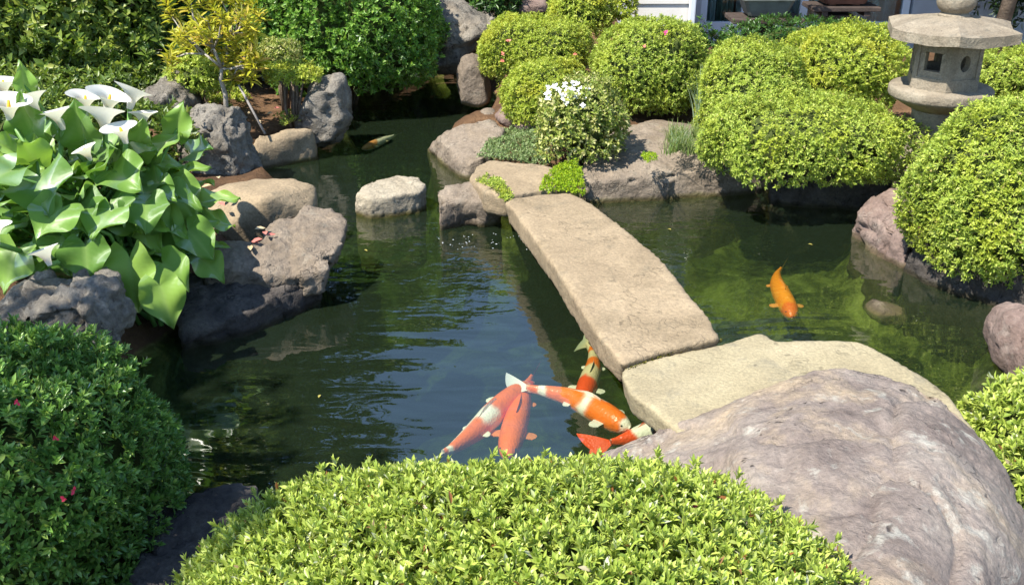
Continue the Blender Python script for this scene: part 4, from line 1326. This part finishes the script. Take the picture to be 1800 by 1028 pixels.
# tall trees beyond, out of the top of the picture, mirrored in the pond
tree("tall_tree", (-4.1, 9.6, 0.25), 9.0, rand_clumps(rs, (-3.9, 9.6, 5.2), (1.9, 1.4, 3.0), 34, 0.75), L['tree'], "tall dark tree behind the upper left shrubs, mirrored in the pond", 0.12, 0.14, 5, 0.55, 62, 0.2)
tree("tall_tree", (-7.0, 8.6, 0.25), 9.0, rand_clumps(rs, (-7.0, 8.8, 5.0), (1.9, 1.6, 3.0), 30, 0.8), L['tree'], "tall dark tree farther left, darkening the left water", 0.13, 0.15, 5, 0.55, 63, 0.2)
tree("small_tree", (-1.6, 10.4, 0.25), 4.2, rand_clumps(rs, (-1.6, 10.4, 2.2), (1.5, 0.9, 1.5), 26, 0.55), L['tree'], "lower green tree behind the craggy boulder", 0.10, 0.12, 5, 0.55, 64, 0.12)
tree("small_tree", (0.3, 10.8, 0.25), 3.6, rand_clumps(rs, (0.3, 10.8, 1.6), (1.2, 0.8, 1.1), 18, 0.5), L['tree'], "low green tree behind the golden shrubs", 0.10, 0.12, 5, 0.55, 65, 0.12)
tree("small_tree", (-0.75, 9.4, 0.25), 2.6, rand_clumps(rs, (-0.75, 9.4, 1.3), (0.7, 0.5, 0.8), 12, 0.42), L['darkhedge'], "dark low tree behind the craggy boulder at the inlet's head", 0.09, 0.10, 5, 0.55, 68, 0.08)  # unseen tree, added so the inlet water mirrors no open sky
# dark evergreen and trunk at the upper right
c = AT(1780, 40, 6.6)
tree("evergreen_tree", (AT(1745, 60, 6.7).x, 6.7, 0.2), 4.2, [((c.x + dx, 6.7 + dy, z), (r, r, r * .8)) for dx, dy, z, r in ((.25, .2, .75, .32), (.5, .1, 1.1, .4), (.1, .3, 1.5, .4), (.6, 0, 1.8, .5), (.0, .2, 2.4, .6), (.6, .1, 2.8, .6), (.2, .1, 3.4, .6), (-.45, .35, 1.2, .3), (-.5, .4, 1.9, .4))],
     L['pine'], "dark evergreen with a thin trunk behind the lantern", 0.06, 0.06, 6, 0.4, 66, 0.045, M_BARK)
# the tree beside the viewer whose shade falls on the bottom left shrub
tree("garden_tree", (-3.9, 0.6, 0.2), 4.4, [((-2.85, 1.05, 3.1), (.62, .55, .45)), ((-2.35, 0.6, 3.45), (.36, .36, .3)), ((-3.3, 1.3, 3.3), (.6, .5, .45)), ((-3.1, 0.5, 2.9), (.4, .35, .3)), ((-3.6, .7, 3.6), (.7, .6, .5))],
     L['tree'], "leafy tree outside the left edge, shading the bottom left shrub", 0.125, 0.08, 5, 0.55, 67, 0.11)

# ------------------------------------------------------------------ golden sapling on bare stems
rs = np.random.RandomState(8)
sb = AT(393, 185, 5.45); sb.z = GZ(sb.x, 5.45)
sap = empty("golden_sapling", sb, "thin golden leaved sapling with bare grey stems beside the rough boulder", "sapling")
br, tips = [], []
for px, py in ((320, 60), (345, 25), (310, 95), (365, 45), (395, 20), (425, 35), (440, 60), (372, 80), (405, 70), (330, -10), (380, -15), (430, -5), (352, 62), (418, 95), (385, 105), (300, 30), (445, 20), (432, 112), (460, 118), (400, 120), (415, 142), (448, 108), (340, 78), (318, 72), (360, 10), (412, 5), (378, 58), (438, 88)):
    tips.append(AT(px + rs.normal(0, 4), py + rs.normal(0, 4), 5.45 + rs.uniform(-.16, .16)))
fork = AT(390, 120, 5.45)
br.append(([sb - Vector((0, 0, .05)), AT(396, 165, 5.45), AT(388, 140, 5.45), fork], [.016, .014, .012, .011]))
forks = [AT(375, 85, 5.42), AT(405, 80, 5.5), AT(360, 95, 5.4), AT(418, 118, 5.45)]
for f in forks: br.append(([fork, fork.lerp(f, .5) + Vector(rs.normal(0, .01, 3)), f], [.010, .008, .007]))
for tp in tips:
    f = min(forks, key=lambda q: (q - tp).length)
    br.append(([f, f.lerp(tp, .5) + Vector(rs.normal(0, .02, 3)), tp], [.006, .005, .003]))
tubes("stem", br, M_BARK_PALE, sap, 6)
P = np.array([np.array(tp) + rs.normal(0, .025, 3) for tp in tips for _ in range(4)])
A = unit(np.array([0, -.2, .8]) + rs.normal(0, .35, P.shape))
me = leaves_mesh("foliage", *shoots_to_leaves(P, A, 14, 0.066, 0.27, (0.7, 1.7), rs), LEAF7)
o = link_mesh("foliage", me, L['gold'], sap); o["kind"] = "stuff"
# leaning support cane
tag(tubes("support_cane", [([AT(466, 236, 5.3), AT(420, 150, 5.42)], [.007, .007])], M_POST), "thin leaning cane propping the golden sapling", "cane")

# ================================================================== CALLA LILIES
M_CALLA, t, out = new_mat("leaf_calla")
g = N(t, "NewGeometry"); oi = N(t, "ObjectInfo"); uvn = N(t, "Attribute"); uvn.attribute_name = "vein"
base = ramp(t, oi.outputs["Random"], [(0, (0.10, 0.21, 0.035)), (0.5, (0.17, 0.31, 0.05)), (1, (0.26, 0.41, 0.075))])
tcx = N(t, "TexCoord")
base = mixc(t, math_n(t, 'MULTIPLY', ramp(t, noise_tex(t, tcx.outputs["Object"], 9, 4), [(0.4, (0, 0, 0)), (0.7, (1, 1, 1))]), 0.3), base, (0.17, 0.30, 0.05))
base = mixc(t, math_n(t, 'MULTIPLY', uvn.outputs["Fac"], 0.45), base, (0.26, 0.38, 0.10))
df = N(t, "BsdfDiffuse"); tl = N(t, "BsdfTranslucent"); gs = N(t, "BsdfGlossy"); gs.inputs["Roughness"].default_value = 0.38
t.links.new(base, df.inputs[0])
t.links.new(mixc(t, 0.5, base, (0.9, 1.0, 0.2), 'MULTIPLY'), tl.inputs[0])
x1 = N(t, "MixShader"); x1.inputs[0].default_value = 0.38
t.links.new(df.outputs[0], x1.inputs[1]); t.links.new(tl.outputs[0], x1.inputs[2])
ff = N(t, "Fresnel"); ff.inputs[0].default_value = 1.42
x2 = N(t, "MixShader"); t.links.new(math_n(t, 'MULTIPLY_ADD', ff.outputs[0], 0.16, 0.008), x2.inputs[0])
t.links.new(x1.outputs[0], x2.inputs[1]); t.links.new(gs.outputs[0], x2.inputs[2])
bb = N(t, "Bump"); bb.inputs["Strength"].default_value = 0.25; bb.inputs["Distance"].default_value = 0.004
t.links.new(uvn.outputs["Fac"], bb.inputs["Height"])
for s_ in (df, gs): t.links.new(bb.outputs[0], s_.inputs["Normal"])
t.links.new(x2.outputs[0], out.inputs[0])
M_STALK = plain("calla_stalk", (0.10, 0.22, 0.04), 0.5, 0.2, 20, 0.05, 0.4)
M_SPATHE, t, out = new_mat("calla_spathe")
df = N(t, "BsdfDiffuse"); df.inputs[0].default_value = (0.72, 0.71, 0.66, 1)
tl = N(t, "BsdfTranslucent"); tl.inputs[0].default_value = (0.70, 0.70, 0.55, 1)
x1 = N(t, "MixShader"); x1.inputs[0].default_value = 0.35
t.links.new(df.outputs[0], x1.inputs[1]); t.links.new(tl.outputs[0], x1.inputs[2]); t.links.new(x1.outputs[0], out.inputs[0])
M_SPADIX = plain("calla_spadix", (0.75, 0.42, 0.03), 0.7, 0.15, 40, 0.3)

cb = Vector((-1.50, 3.42, 0.0)); cb.z = GZ(-1.5, 3.42)
callas = empty("calla_lily_clump", cb, "clump of white calla lilies with broad arrow shaped leaves at the left bank", "flowers")


def calla_leaf(bp, tip_dir, nrm, length, width, seed, curl=0.25):
    """arrow-shaped blade from its stalk joint bp, with lobes behind the joint"""
    rs = random.Random(seed)
    d = Vector(tip_dir).normalized(); n = Vector(nrm).normalized()
    s = n.cross(d).normalized(); n = d.cross(s).normalized()
    nu, nv = 19, 11
    us = np.linspace(-0.30, 1.0, nu)
    V, vein, Fc = [], [], []
    ph = rs.uniform(0, 6.28)
    for u in us:
        if u >= 0: hw = 0.5 * (1 - u ** 2.6) * (0.80 + 0.42 * math.sin(math.pi * min(1, u * 1.1 + .12)))
        else: hw = 0.5 * (0.98 - 0.5 * (abs(u) / .30) ** 2.2)
        for j in range(nv):
            v = j / (nv - 1) * 2 - 1
            x = u
            if u < 0: x = u * abs(v) ** 0.8 * (1.0 if abs(v) > 0.02 else 0) + (0.02 if abs(v) < 0.02 else 0)
            y = v * hw * width * 1.42
            z = 0.20 * abs(v) ** 1.2 * (1 - 0.5 * max(u, 0)) * hw * 2 - curl * max(u, -0.1) ** 2 * (1 if u > 0 else -1) + 0.14 * math.sin(9.0 * u + ph + 2.0 * v) * abs(v) ** 1.3
            V.append(Vector(bp) + d * (x * length) + s * (y * 1.0) + n * (z * length * 0.8))
            vein.append(max(0.0, 1 - abs(v) * 7) + 0.35 * max(0, math.sin((u * 1.2 - abs(v) * 0.5) * 34) - 0.6))
    for i in range(nu - 1):
        for j in range(nv - 1):
            Fc.append((i * nv + j, i * nv + j + 1, (i + 1) * nv + j + 1, (i + 1) * nv + j))
    o = pyobj("leaf", V, Fc, M_CALLA, callas, True)
    va_ = o.data.attributes.new("vein", 'FLOAT', 'POINT')
    va_.data.foreach_set("value", np.array(vein, np.float32))
    b0 = cb + Vector((rs.uniform(-.3, .25), rs.uniform(-.22, .22), -.02))
    m = b0.lerp(Vector(bp), .55) + Vector((0, 0, 0.08)) - d * .04
    tubes("leaf_stalk", [([b0, m, Vector(bp) + d * 0.02 - n * 0.004], [.009, .008, .005])], M_STALK, o, 6)
    return o


rs = random.Random(12)
k = 0
# broad leaves that show singly: joint (px,py,Y), tip direction, face direction, length, width
for px, py, Y, td, nn, ln, wd in (
        (228, 452, 3.05, (.12, -.45, -.95), (.1, -.9, .45), .24, .11), (280, 500, 3.0, (.3, -.4, -.8), (.25, -.8, .6), .20, .10), (285, 462, 3.12, (.55, -.3, -.45), (.2, -.7, .8), .17, .10),
        (70, 310, 3.15, (.3, -.7, -.25), (-.15, -.5, .9), .24, .15), (300, 330, 3.5, (.55, -.5, -.35), (.1, -.5, .9), .22, .12), (195, 370, 3.1, (-.2, -.8, -.2), (-.1, -.6, .8), .17, .12),
        (110, 365, 3.05, (-.3, -.8, -.3), (.1, -.6, .8), .18, .12), (255, 355, 3.2, (.2, -.8, -.35), (.2, -.6, .8), .17, .11), (20, 300, 3.05, (-.5, -.6, -.1), (-.2, -.5, .9), .22, .15),
        (310, 235, 3.7, (.3, -.1, .9), (.1, -.9, .3), .20, .09), (150, 245, 3.4, (-.1, -.2, .9), (-.2, -.9, .25), .22, .13), (245, 265, 3.5, (.25, -.3, .8), (.1, -.9, .3), .20, .10),
        (60, 235, 3.35, (-.2, -.1, .95), (-.2, -.9, .2), .22, .12), (45, 160, 3.5, (.05, 0, 1), (.6, -.8, .1), .16, .06), (335, 270, 3.75, (.5, -.4, .3), (0, -.6, .8), .17, .09),
        (200, 300, 3.25, (.6, -.5, -.1), (.1, -.6, .85), .19, .12), (30, 440, 3.0, (-.2, -.6, -.6), (-.1, -.8, .6), .19, .12), (150, 430, 3.0, (.1, -.5, -.7), (.1, -.8, .5), .17, .11),
        (110, 485, 3.0, (.2, -.3, .5), (.1, -.9, .4), .13, .07), (330, 405, 3.3, (.6, -.3, -.5), (.3, -.6, .8), .18, .10), (355, 455, 3.3, (.6, -.3, -.45), (.3, -.6, .7), .15, .08)):
    calla_leaf(AT(px, py, Y), td, nn, ln * (.78 if td[2] < .5 else .66), wd * (.92 if td[2] < .5 else .8), 100 + k); k += 1
# the leaves behind and between
for i in range(175):
    a = rs.uniform(0, 6.28); e = rs.uniform(-0.5, 1.25)
    rr = rs.uniform(.55, 1.0)
    d = Vector((math.cos(a) * math.cos(e), math.sin(a) * math.cos(e), math.sin(e)))
    c0 = Vector((-1.58, 3.42, 0.40))
    p_ = c0 + Vector((d.x * .44 * rr, d.y * .40 * rr, d.z * .33 * rr))
    if p_.z < 0.24: p_.z = 0.24 + rs.uniform(0, .1)
    td = Vector((d.x, d.y, rs.uniform(-.6, .5) if e < .6 else rs.uniform(-.2, .9)))
    nn = Vector((d.x * .4 - .15, d.y * .4 - .25, .9))
    calla_leaf(p_, td, nn, rs.uniform(.10, .155), rs.uniform(.065, .10), 200 + i, rs.uniform(.1, .4))


def calla_flower(P, ax, open_dir, size, seed):
    """funnel spathe, one side drawn out to a point, yellow spadix inside"""
    ax = Vector(ax).normalized(); od = Vector(open_dir); od = (od - ax * od.dot(ax)).normalized(); sd = ax.cross(od)
    rs = random.Random(seed)
    V, Fc = [], []
    nu, nv = 11, 26
    for i in range(nu):
        f = i / (nu - 1)
        for j in range(nv):
            b = 2 * math.pi * j / nv
            tipw = max(0, math.cos(b)) ** 3
            r = size * (0.10 + 0.16 * f + 0.66 * max(0, f - .3) ** 1.5 * (1 + .25 * tipw))
            z = size * (0.92 * f - 0.30 * max(0, f - .6) ** 1.3 * 2.0 * (1 - .3 * tipw) + 0.10 * f * f * math.cos(b))
            r += size * (.30 * tipw * max(0, f - .5) ** 1.4 + .03 * math.sin(3 * b + seed) * f)
            V.append(Vector(P) + ax * z + (od * math.cos(b) + sd * math.sin(b)) * r)
    for i in range(nu - 1):
        for j in range(nv):
            j2 = (j + 1) % nv
            Fc.append((i * nv + j, i * nv + j2, (i + 1) * nv + j2, (i + 1) * nv + j))
    b0 = cb + Vector((rs.uniform(-.25, .2), rs.uniform(-.2, .2), 0))
    st = tubes("flower", [([b0, b0.lerp(Vector(P), .6) + Vector((0, 0, .06)), Vector(P) + ax * size * .03], [.010, .009, .009])], M_STALK, callas, 7)
    sp = pyobj("spathe", V, Fc, M_SPATHE, st, True)
    tubes("spadix", [([Vector(P) + ax * size * .08, Vector(P) + ax * size * .42, Vector(P) + ax * size * .68], [.006, .007, .004])], M_SPADIX, st, 7)


for i, (px, py, Y, s) in enumerate(((18, 192, 3.45, .15), (68, 182, 3.6, .13), (112, 208, 3.5, .13), (150, 178, 3.75, .13), (188, 180, 3.7, .15), (228, 172, 3.8, .14), (185, 216, 3.5, .15), (222, 232, 3.45, .12), (253, 205, 3.75, .11),
                                    (-5, 410, 2.95, .12), (88, 446, 2.98, .10), (-40, 175, 3.5, .14), (8, 150, 3.7, .12), (160, 262, 3.4, .09))):
    P = AT(px, py + 20, Y - .10)
    s *= 0.76
    calla_flower(P, (rs.uniform(-.35, .35), .05 + rs.uniform(-.25, .2), .9), (rs.uniform(-.6, .9), -1, 0), s, 30 + i)

# ================================================================== LOW PLANTS AND SMALL THINGS
def in_poly(x, y, poly):
    c = False
    n = len(poly)
    for i in range(n):
        (x0, y0), (x1, y1) = poly[i], poly[(i + 1) % n]
        if (y0 > y) != (y1 > y) and x < (x1 - x0) * (y - y0) / (y1 - y0) + x0: c = not c
    return c


def patch(name, poly, z, mat, label, cat, spacing, leaf, wd=0.5, n_leaf=5, puff=0.03, seed=0, spread=(0.4, 1.3), upw=0.7, kind="stuff"):
    """low cushion of tiny leaves over an outline on the ground or on a stone"""
    rs = np.random.RandomState(seed)
    W = [PZ(px, py, z) for px, py in poly]
    wp = [(v.x, v.y) for v in W]
    x0, x1 = min(q[0] for q in wp), max(q[0] for q in wp); y0, y1 = min(q[1] for q in wp), max(q[1] for q in wp)
    P = []
    M = int((x1 - x0) * (y1 - y0) / spacing ** 2)
    cx, cy = sum(q[0] for q in wp) / len(wp), sum(q[1] for q in wp) / len(wp)
    lf = lump_fn(seed, (9., 25.), (.4, .3))
    for _ in range(M):
        x, y = rs.uniform(x0, x1), rs.uniform(y0, y1)
        if not in_poly(x, y, wp): continue
        e = min(1.0, math.hypot((x - cx) / (x1 - x0), (y - cy) / (y1 - y0)) * 2)
        h = puff * (1 - e * e * .8) * (0.7 + 0.5 * float(lf(np.array([[x, y, 0]]))[0]))
        if rs.rand() < (e - .7) * 1.5: continue
        zz = max(z, GZ(x, y))
        P.append((x, y, zz + h * rs.uniform(.3, 1.)))
    P = np.array(P)
    A = unit(np.array([0, 0, upw]) + rs.normal(0, .35, P.shape))
    me = leaves_mesh(name, *shoots_to_leaves(P, A, n_leaf, leaf, wd, spread, rs), LEAF4)
    return tag(link_mesh(name, me, mat), label, cat, None, kind)


L['moss'] = leaf_mat("leaf_moss", [(0, (0.16, 0.27, 0.012)), (0.5, (0.28, 0.42, 0.016)), (1, (0.40, 0.50, 0.03))], 0.4, 0.0)
L['cover'] = leaf_mat("leaf_ground_cover", [(0, (0.12, 0.20, 0.06)), (0.5, (0.22, 0.31, 0.11)), (1, (0.36, 0.42, 0.20))], 0.35, 0.03)
L['blade'] = leaf_mat("leaf_grass_blade", [(0, (0.10, 0.18, 0.04)), (0.5, (0.20, 0.29, 0.07)), (1, (0.34, 0.38, 0.13))], 0.4, 0.04)
L['irisb'] = leaf_mat("leaf_iris_blade", [(0, (0.16, 0.26, 0.12)), (0.5, (0.26, 0.36, 0.20)), (1, (0.36, 0.44, 0.28))], 0.35, 0.06)
patch("moss_patch", [(942, 336), (960, 312), (990, 290), (1012, 282), (1022, 300), (1030, 345), (1000, 338)], .205, L['moss'], "bright green moss cushion at the far end of the bridge", "moss", 0.010, 0.014, 0.6, 5, .035, 401)
patch("moss_patch", [(1125, 280), (1132, 268), (1150, 270), (1158, 282), (1140, 286)], .25, L['moss'], "tiny bright moss tuft on the long low rock", "moss", 0.010, 0.012, 0.6, 5, .02, 402)
patch("ground_cover", [(838, 275), (870, 235), (930, 215), (962, 225), (965, 290), (930, 292), (900, 286), (860, 282)], .16, L['cover'], "pale creeping ground cover beside the sloping rock", "ground cover", 0.013, 0.018, 0.45, 5, .04, 403)
patch("moss_patch", [(836, 318), (855, 308), (885, 325), (902, 345), (890, 362), (872, 340)], .2, L['azalea'], "ragged greenery hanging by the bridge's far left corner", "plant", 0.012, 0.018, 0.45, 6, .03, 404)
patch("ground_cover", [(935, 200), (990, 190), (1010, 215), (985, 235), (945, 232)], .16, L['azalea'], "low greenery under the small golden dome shrub", "ground cover", 0.016, 0.022, 0.5, 5, .05, 405)
patch("ground_cover", [(480, 205), (520, 196), (535, 212), (500, 222)], .2, L['azalea'], "few low leaves below the flat topped shrub", "ground cover", 0.02, 0.02, 0.45, 5, .03, 406)


def blades(name, spots, n, length, width, mat, label, cat, seed, lean=0.35):
    rs = np.random.RandomState(seed)
    V, Fc = [], []
    for (x, y, z) in spots:
        for _ in range(n):
            a = rs.uniform(0, 6.28); le = length * rs.uniform(.6, 1.15); k = lean * rs.uniform(.2, 1.3)
            d = np.array([math.cos(a), math.sin(a)]); sd_ = np.array([-d[1], d[0]])
            b0 = np.array([x, y]) + rs.normal(0, .012, 2)
            o0 = len(V)
            for i in range(5):
                f = i / 4
                c = b0 + d * (k * le * f * f); zz = z + le * f * (1 - .35 * k * f)
                w = width * (1 - f) ** .7 * .5 + .0003
                V.append((c[0] - sd_[0] * w, c[1] - sd_[1] * w, zz)); V.append((c[0] + sd_[0] * w, c[1] + sd_[1] * w, zz))
            for i in range(4): Fc.append((o0 + 2 * i, o0 + 2 * i + 1, o0 + 2 * i + 3, o0 + 2 * i + 2))
    return tag(pyobj(name, V, Fc, mat, None), label, cat)


gs_ = []
for _ in range(46):
    p_ = PZ(random.uniform(1172, 1258), random.uniform(238, 270), .25); gs_.append((p_.x, p_.y, .24))
blades("grass_tuft", gs_, 16, 0.10, 0.004, L['blade'], "tuft of fine grass on the long low rock", "grass", 5, .8)
ir = []
for _ in range(8):
    p_ = PZ(random.uniform(1222, 1240), random.uniform(218, 232), .25); ir.append((p_.x, p_.y, .22))
blades("iris_plant", ir, 5, 0.36, 0.012, L['irisb'], "tall grey green blades between the two yellow green shrubs", "plant", 6, .25)
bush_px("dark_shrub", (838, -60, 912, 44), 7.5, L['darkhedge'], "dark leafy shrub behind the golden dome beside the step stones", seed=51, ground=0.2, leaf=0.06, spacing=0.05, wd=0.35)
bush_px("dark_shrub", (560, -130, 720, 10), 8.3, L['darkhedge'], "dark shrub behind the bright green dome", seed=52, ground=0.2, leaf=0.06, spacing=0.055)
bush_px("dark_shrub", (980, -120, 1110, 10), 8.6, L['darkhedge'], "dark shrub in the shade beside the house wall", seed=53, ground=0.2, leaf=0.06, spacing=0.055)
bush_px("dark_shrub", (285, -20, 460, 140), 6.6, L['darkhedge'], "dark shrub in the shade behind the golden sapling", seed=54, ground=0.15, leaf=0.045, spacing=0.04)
bush_px("dark_shrub", (-120, 70, 330, 190), 6.0, L['tree'], "low leafy shrub behind the calla lilies", seed=55, ground=0.15, leaf=0.05, spacing=0.042, lump=(.12, .08))
# splash where water drops in beside the bridge: froth beads on the surface
M_FOAM = plain("foam", (0.75, 0.78, 0.80), 0.25, 0.03, 30, 0, 0.5)
bm = bmesh.new()
for _ in range(48):
    px, py = (random.gauss(820, 22), random.gauss(427, 9)) if random.random() < .55 else (random.gauss(895, 24), random.gauss(422, 10))
    if px > 928: continue
    r_ = random.uniform(.0008, .0024)
    m4 = Matrix.Translation(PZ(px, py, 0)) @ Matrix.Diagonal((random.uniform(1, 2.6), 1, .5, 1))
    bmesh.ops.create_icosphere(bm, subdivisions=1, radius=r_, matrix=m4)
tag(link_mesh("foam", bm_mesh("foam", bm), M_FOAM, None, True), "white froth beads on the water beside the bridge", "foam", None, "stuff")
# fallen leaves on the left stones
M_DEAD = [plain("dead_leaf_%d" % i, c, .8, .2, 30, 0) for i, c in enumerate(((.42, .14, .11), (.40, .30, .16), (.22, .10, .06), (.50, .38, .22)))]
cl_ = []
for i, (px, py, z) in enumerate(((462, 425, .25), (455, 432, .24), (470, 420, .25), (448, 408, .25), (465, 412, .26), (440, 436, .24), (392, 352, .28), (398, 345, .28), (385, 360, .27), (372, 330, .27), (360, 322, .27), (385, 318, .28), (350, 328, .26),
                                (470, 205, .2), (500, 212, .2), (455, 215, .2), (482, 195, .2), (440, 200, .2), (515, 205, .2))):
    p_ = PZ(px, py, z)
    rs_ = np.random.RandomState(900 + i)
    me = leaves_mesh("fallen_leaf", np.array([[p_.x, p_.y, max(z, GZ(p_.x, p_.y)) + .012]]), unit(rs_.randn(1, 3) * np.array([1, 1, .15])), np.array([[0.1, -.3, 1.]]), np.array([.045]), np.array([.024]), LEAF7)
    o = link_mesh("fallen_leaf", me, M_DEAD[i % 4 if i > 2 else 0])
    where = "beside the jutting knobbly rock" if i < 6 else ("on the smooth tan boulder" if i < 13 else "on the bare soil by the pointed rock")
    tag(o, "curled %s fallen leaf %s" % ("coral red" if i < 3 else ("coral red", "tan", "dark brown", "pale straw")[i % 4], where), "leaf", "fallen leaves on the left bank")

patch("ground_cover", [(330, 300), (300, 250), (255, 215), (230, 160), (330, 175), (345, 230)], .2, L['tree'], "low dark greenery between the calla lilies and the rough boulder", "ground cover", 0.03, 0.035, 0.5, 5, .10, 407)
patch("ground_cover", [(385, 200), (320, 190), (300, 165), (420, 150), (440, 175)], .2, L['azalea'], "low greenery at the foot of the golden sapling", "ground cover", 0.026, 0.026, 0.45, 5, .06, 408)
rock("pebble_rock", [sil_hull([(835, 205), (850, 190), (872, 196), (880, 212), (850, 216)], 5.9, 0.2)], GREYTAN, "little grey stone between the upright stone and the sloping rock", 0.018, 2, 0.012, 8, 0.6, 0.003, 31)
rock("pebble_rock", [sil_hull([(900, 218), (925, 206), (962, 212), (968, 228), (920, 232)], 5.5, 0.2)], BROWN, "low rosy stone just above the creeping ground cover", 0.018, 2, 0.012, 8, 0.6, 0.003, 32)

bush_px("low_shrub", (-140, 150, 300, 300), 4.7, L['tree'], "low leafy shrub close behind the calla lily flowers", seed=56, ground=0.15, leaf=0.045, spacing=0.036, lump=(.14, .10), ry=.5)
patch("moss_seam", [(1098, 645), (1140, 626), (1185, 612), (1262, 595), (1270, 600), (1200, 620), (1150, 634), (1104, 652)], .195, leaf_mat("leaf_seam_moss", [(0, (0.06, 0.06, 0.015)), (0.6, (0.14, 0.13, 0.025)), (1, (0.24, 0.22, 0.04))], 0.3, 0.0), "brownish moss in the seam between bridge and near flagstone", "moss", 0.007, 0.009, 0.6, 5, .022, 409)

bush("dark_shrub", (-0.45, 8.75, 0.55), (0.95, 0.4, 0.62), L['darkhedge'], "added dark shrub behind the craggy boulder, blocking a bright reflection in the inlet", "shrub", 0.055, 0.06, 0.5, 6, 2.4, (0.1, 0.06), -0.75, 57, ground=0.1)  # added to keep a bright reflection off the inlet water
# debris a real pond has: floating leaves and a few needles on the stones
M_FLOAT = plain("floating_leaf", (0.30, 0.26, 0.06), .6, .3, 30, 0)
for i, (px, py, lab) in enumerate(((1180, 405, "beside the far half of the bridge"), (1612, 455, "by the split rosy rock"), (640, 440, "in the middle of the left water"), (560, 700, "near the shaded bottom left shrub"), (690, 330, "behind the whitish pond stone"), (1420, 430, "above the lone orange koi"))):
    p_ = PZ(px, py, 0)
    rs_ = np.random.RandomState(950 + i)
    me = leaves_mesh("floating_leaf", np.array([[p_.x, p_.y, .003]]), unit(rs_.randn(1, 3) * np.array([1, 1, .02])), np.array([[0.02, -.03, 1.]]), np.array([.022]), np.array([.011]), LEAF7)
    tag(link_mesh("floating_leaf", me, M_FLOAT), "tiny yellowish leaf floating " + lab, "leaf", "leaves afloat on the pond")

bush_px("azalea_shrub", (1700, 775, 2000, 1070), 2.1, L['front'], "light green azalea wedged against the big boulder's right flank", seed=31, tmpl=LEAF7, leaf=0.026, spacing=0.022, n_leaf=7, wd=0.42, spread=(0.2, 1.1), upw=0.4, cut=-.9, group=G)
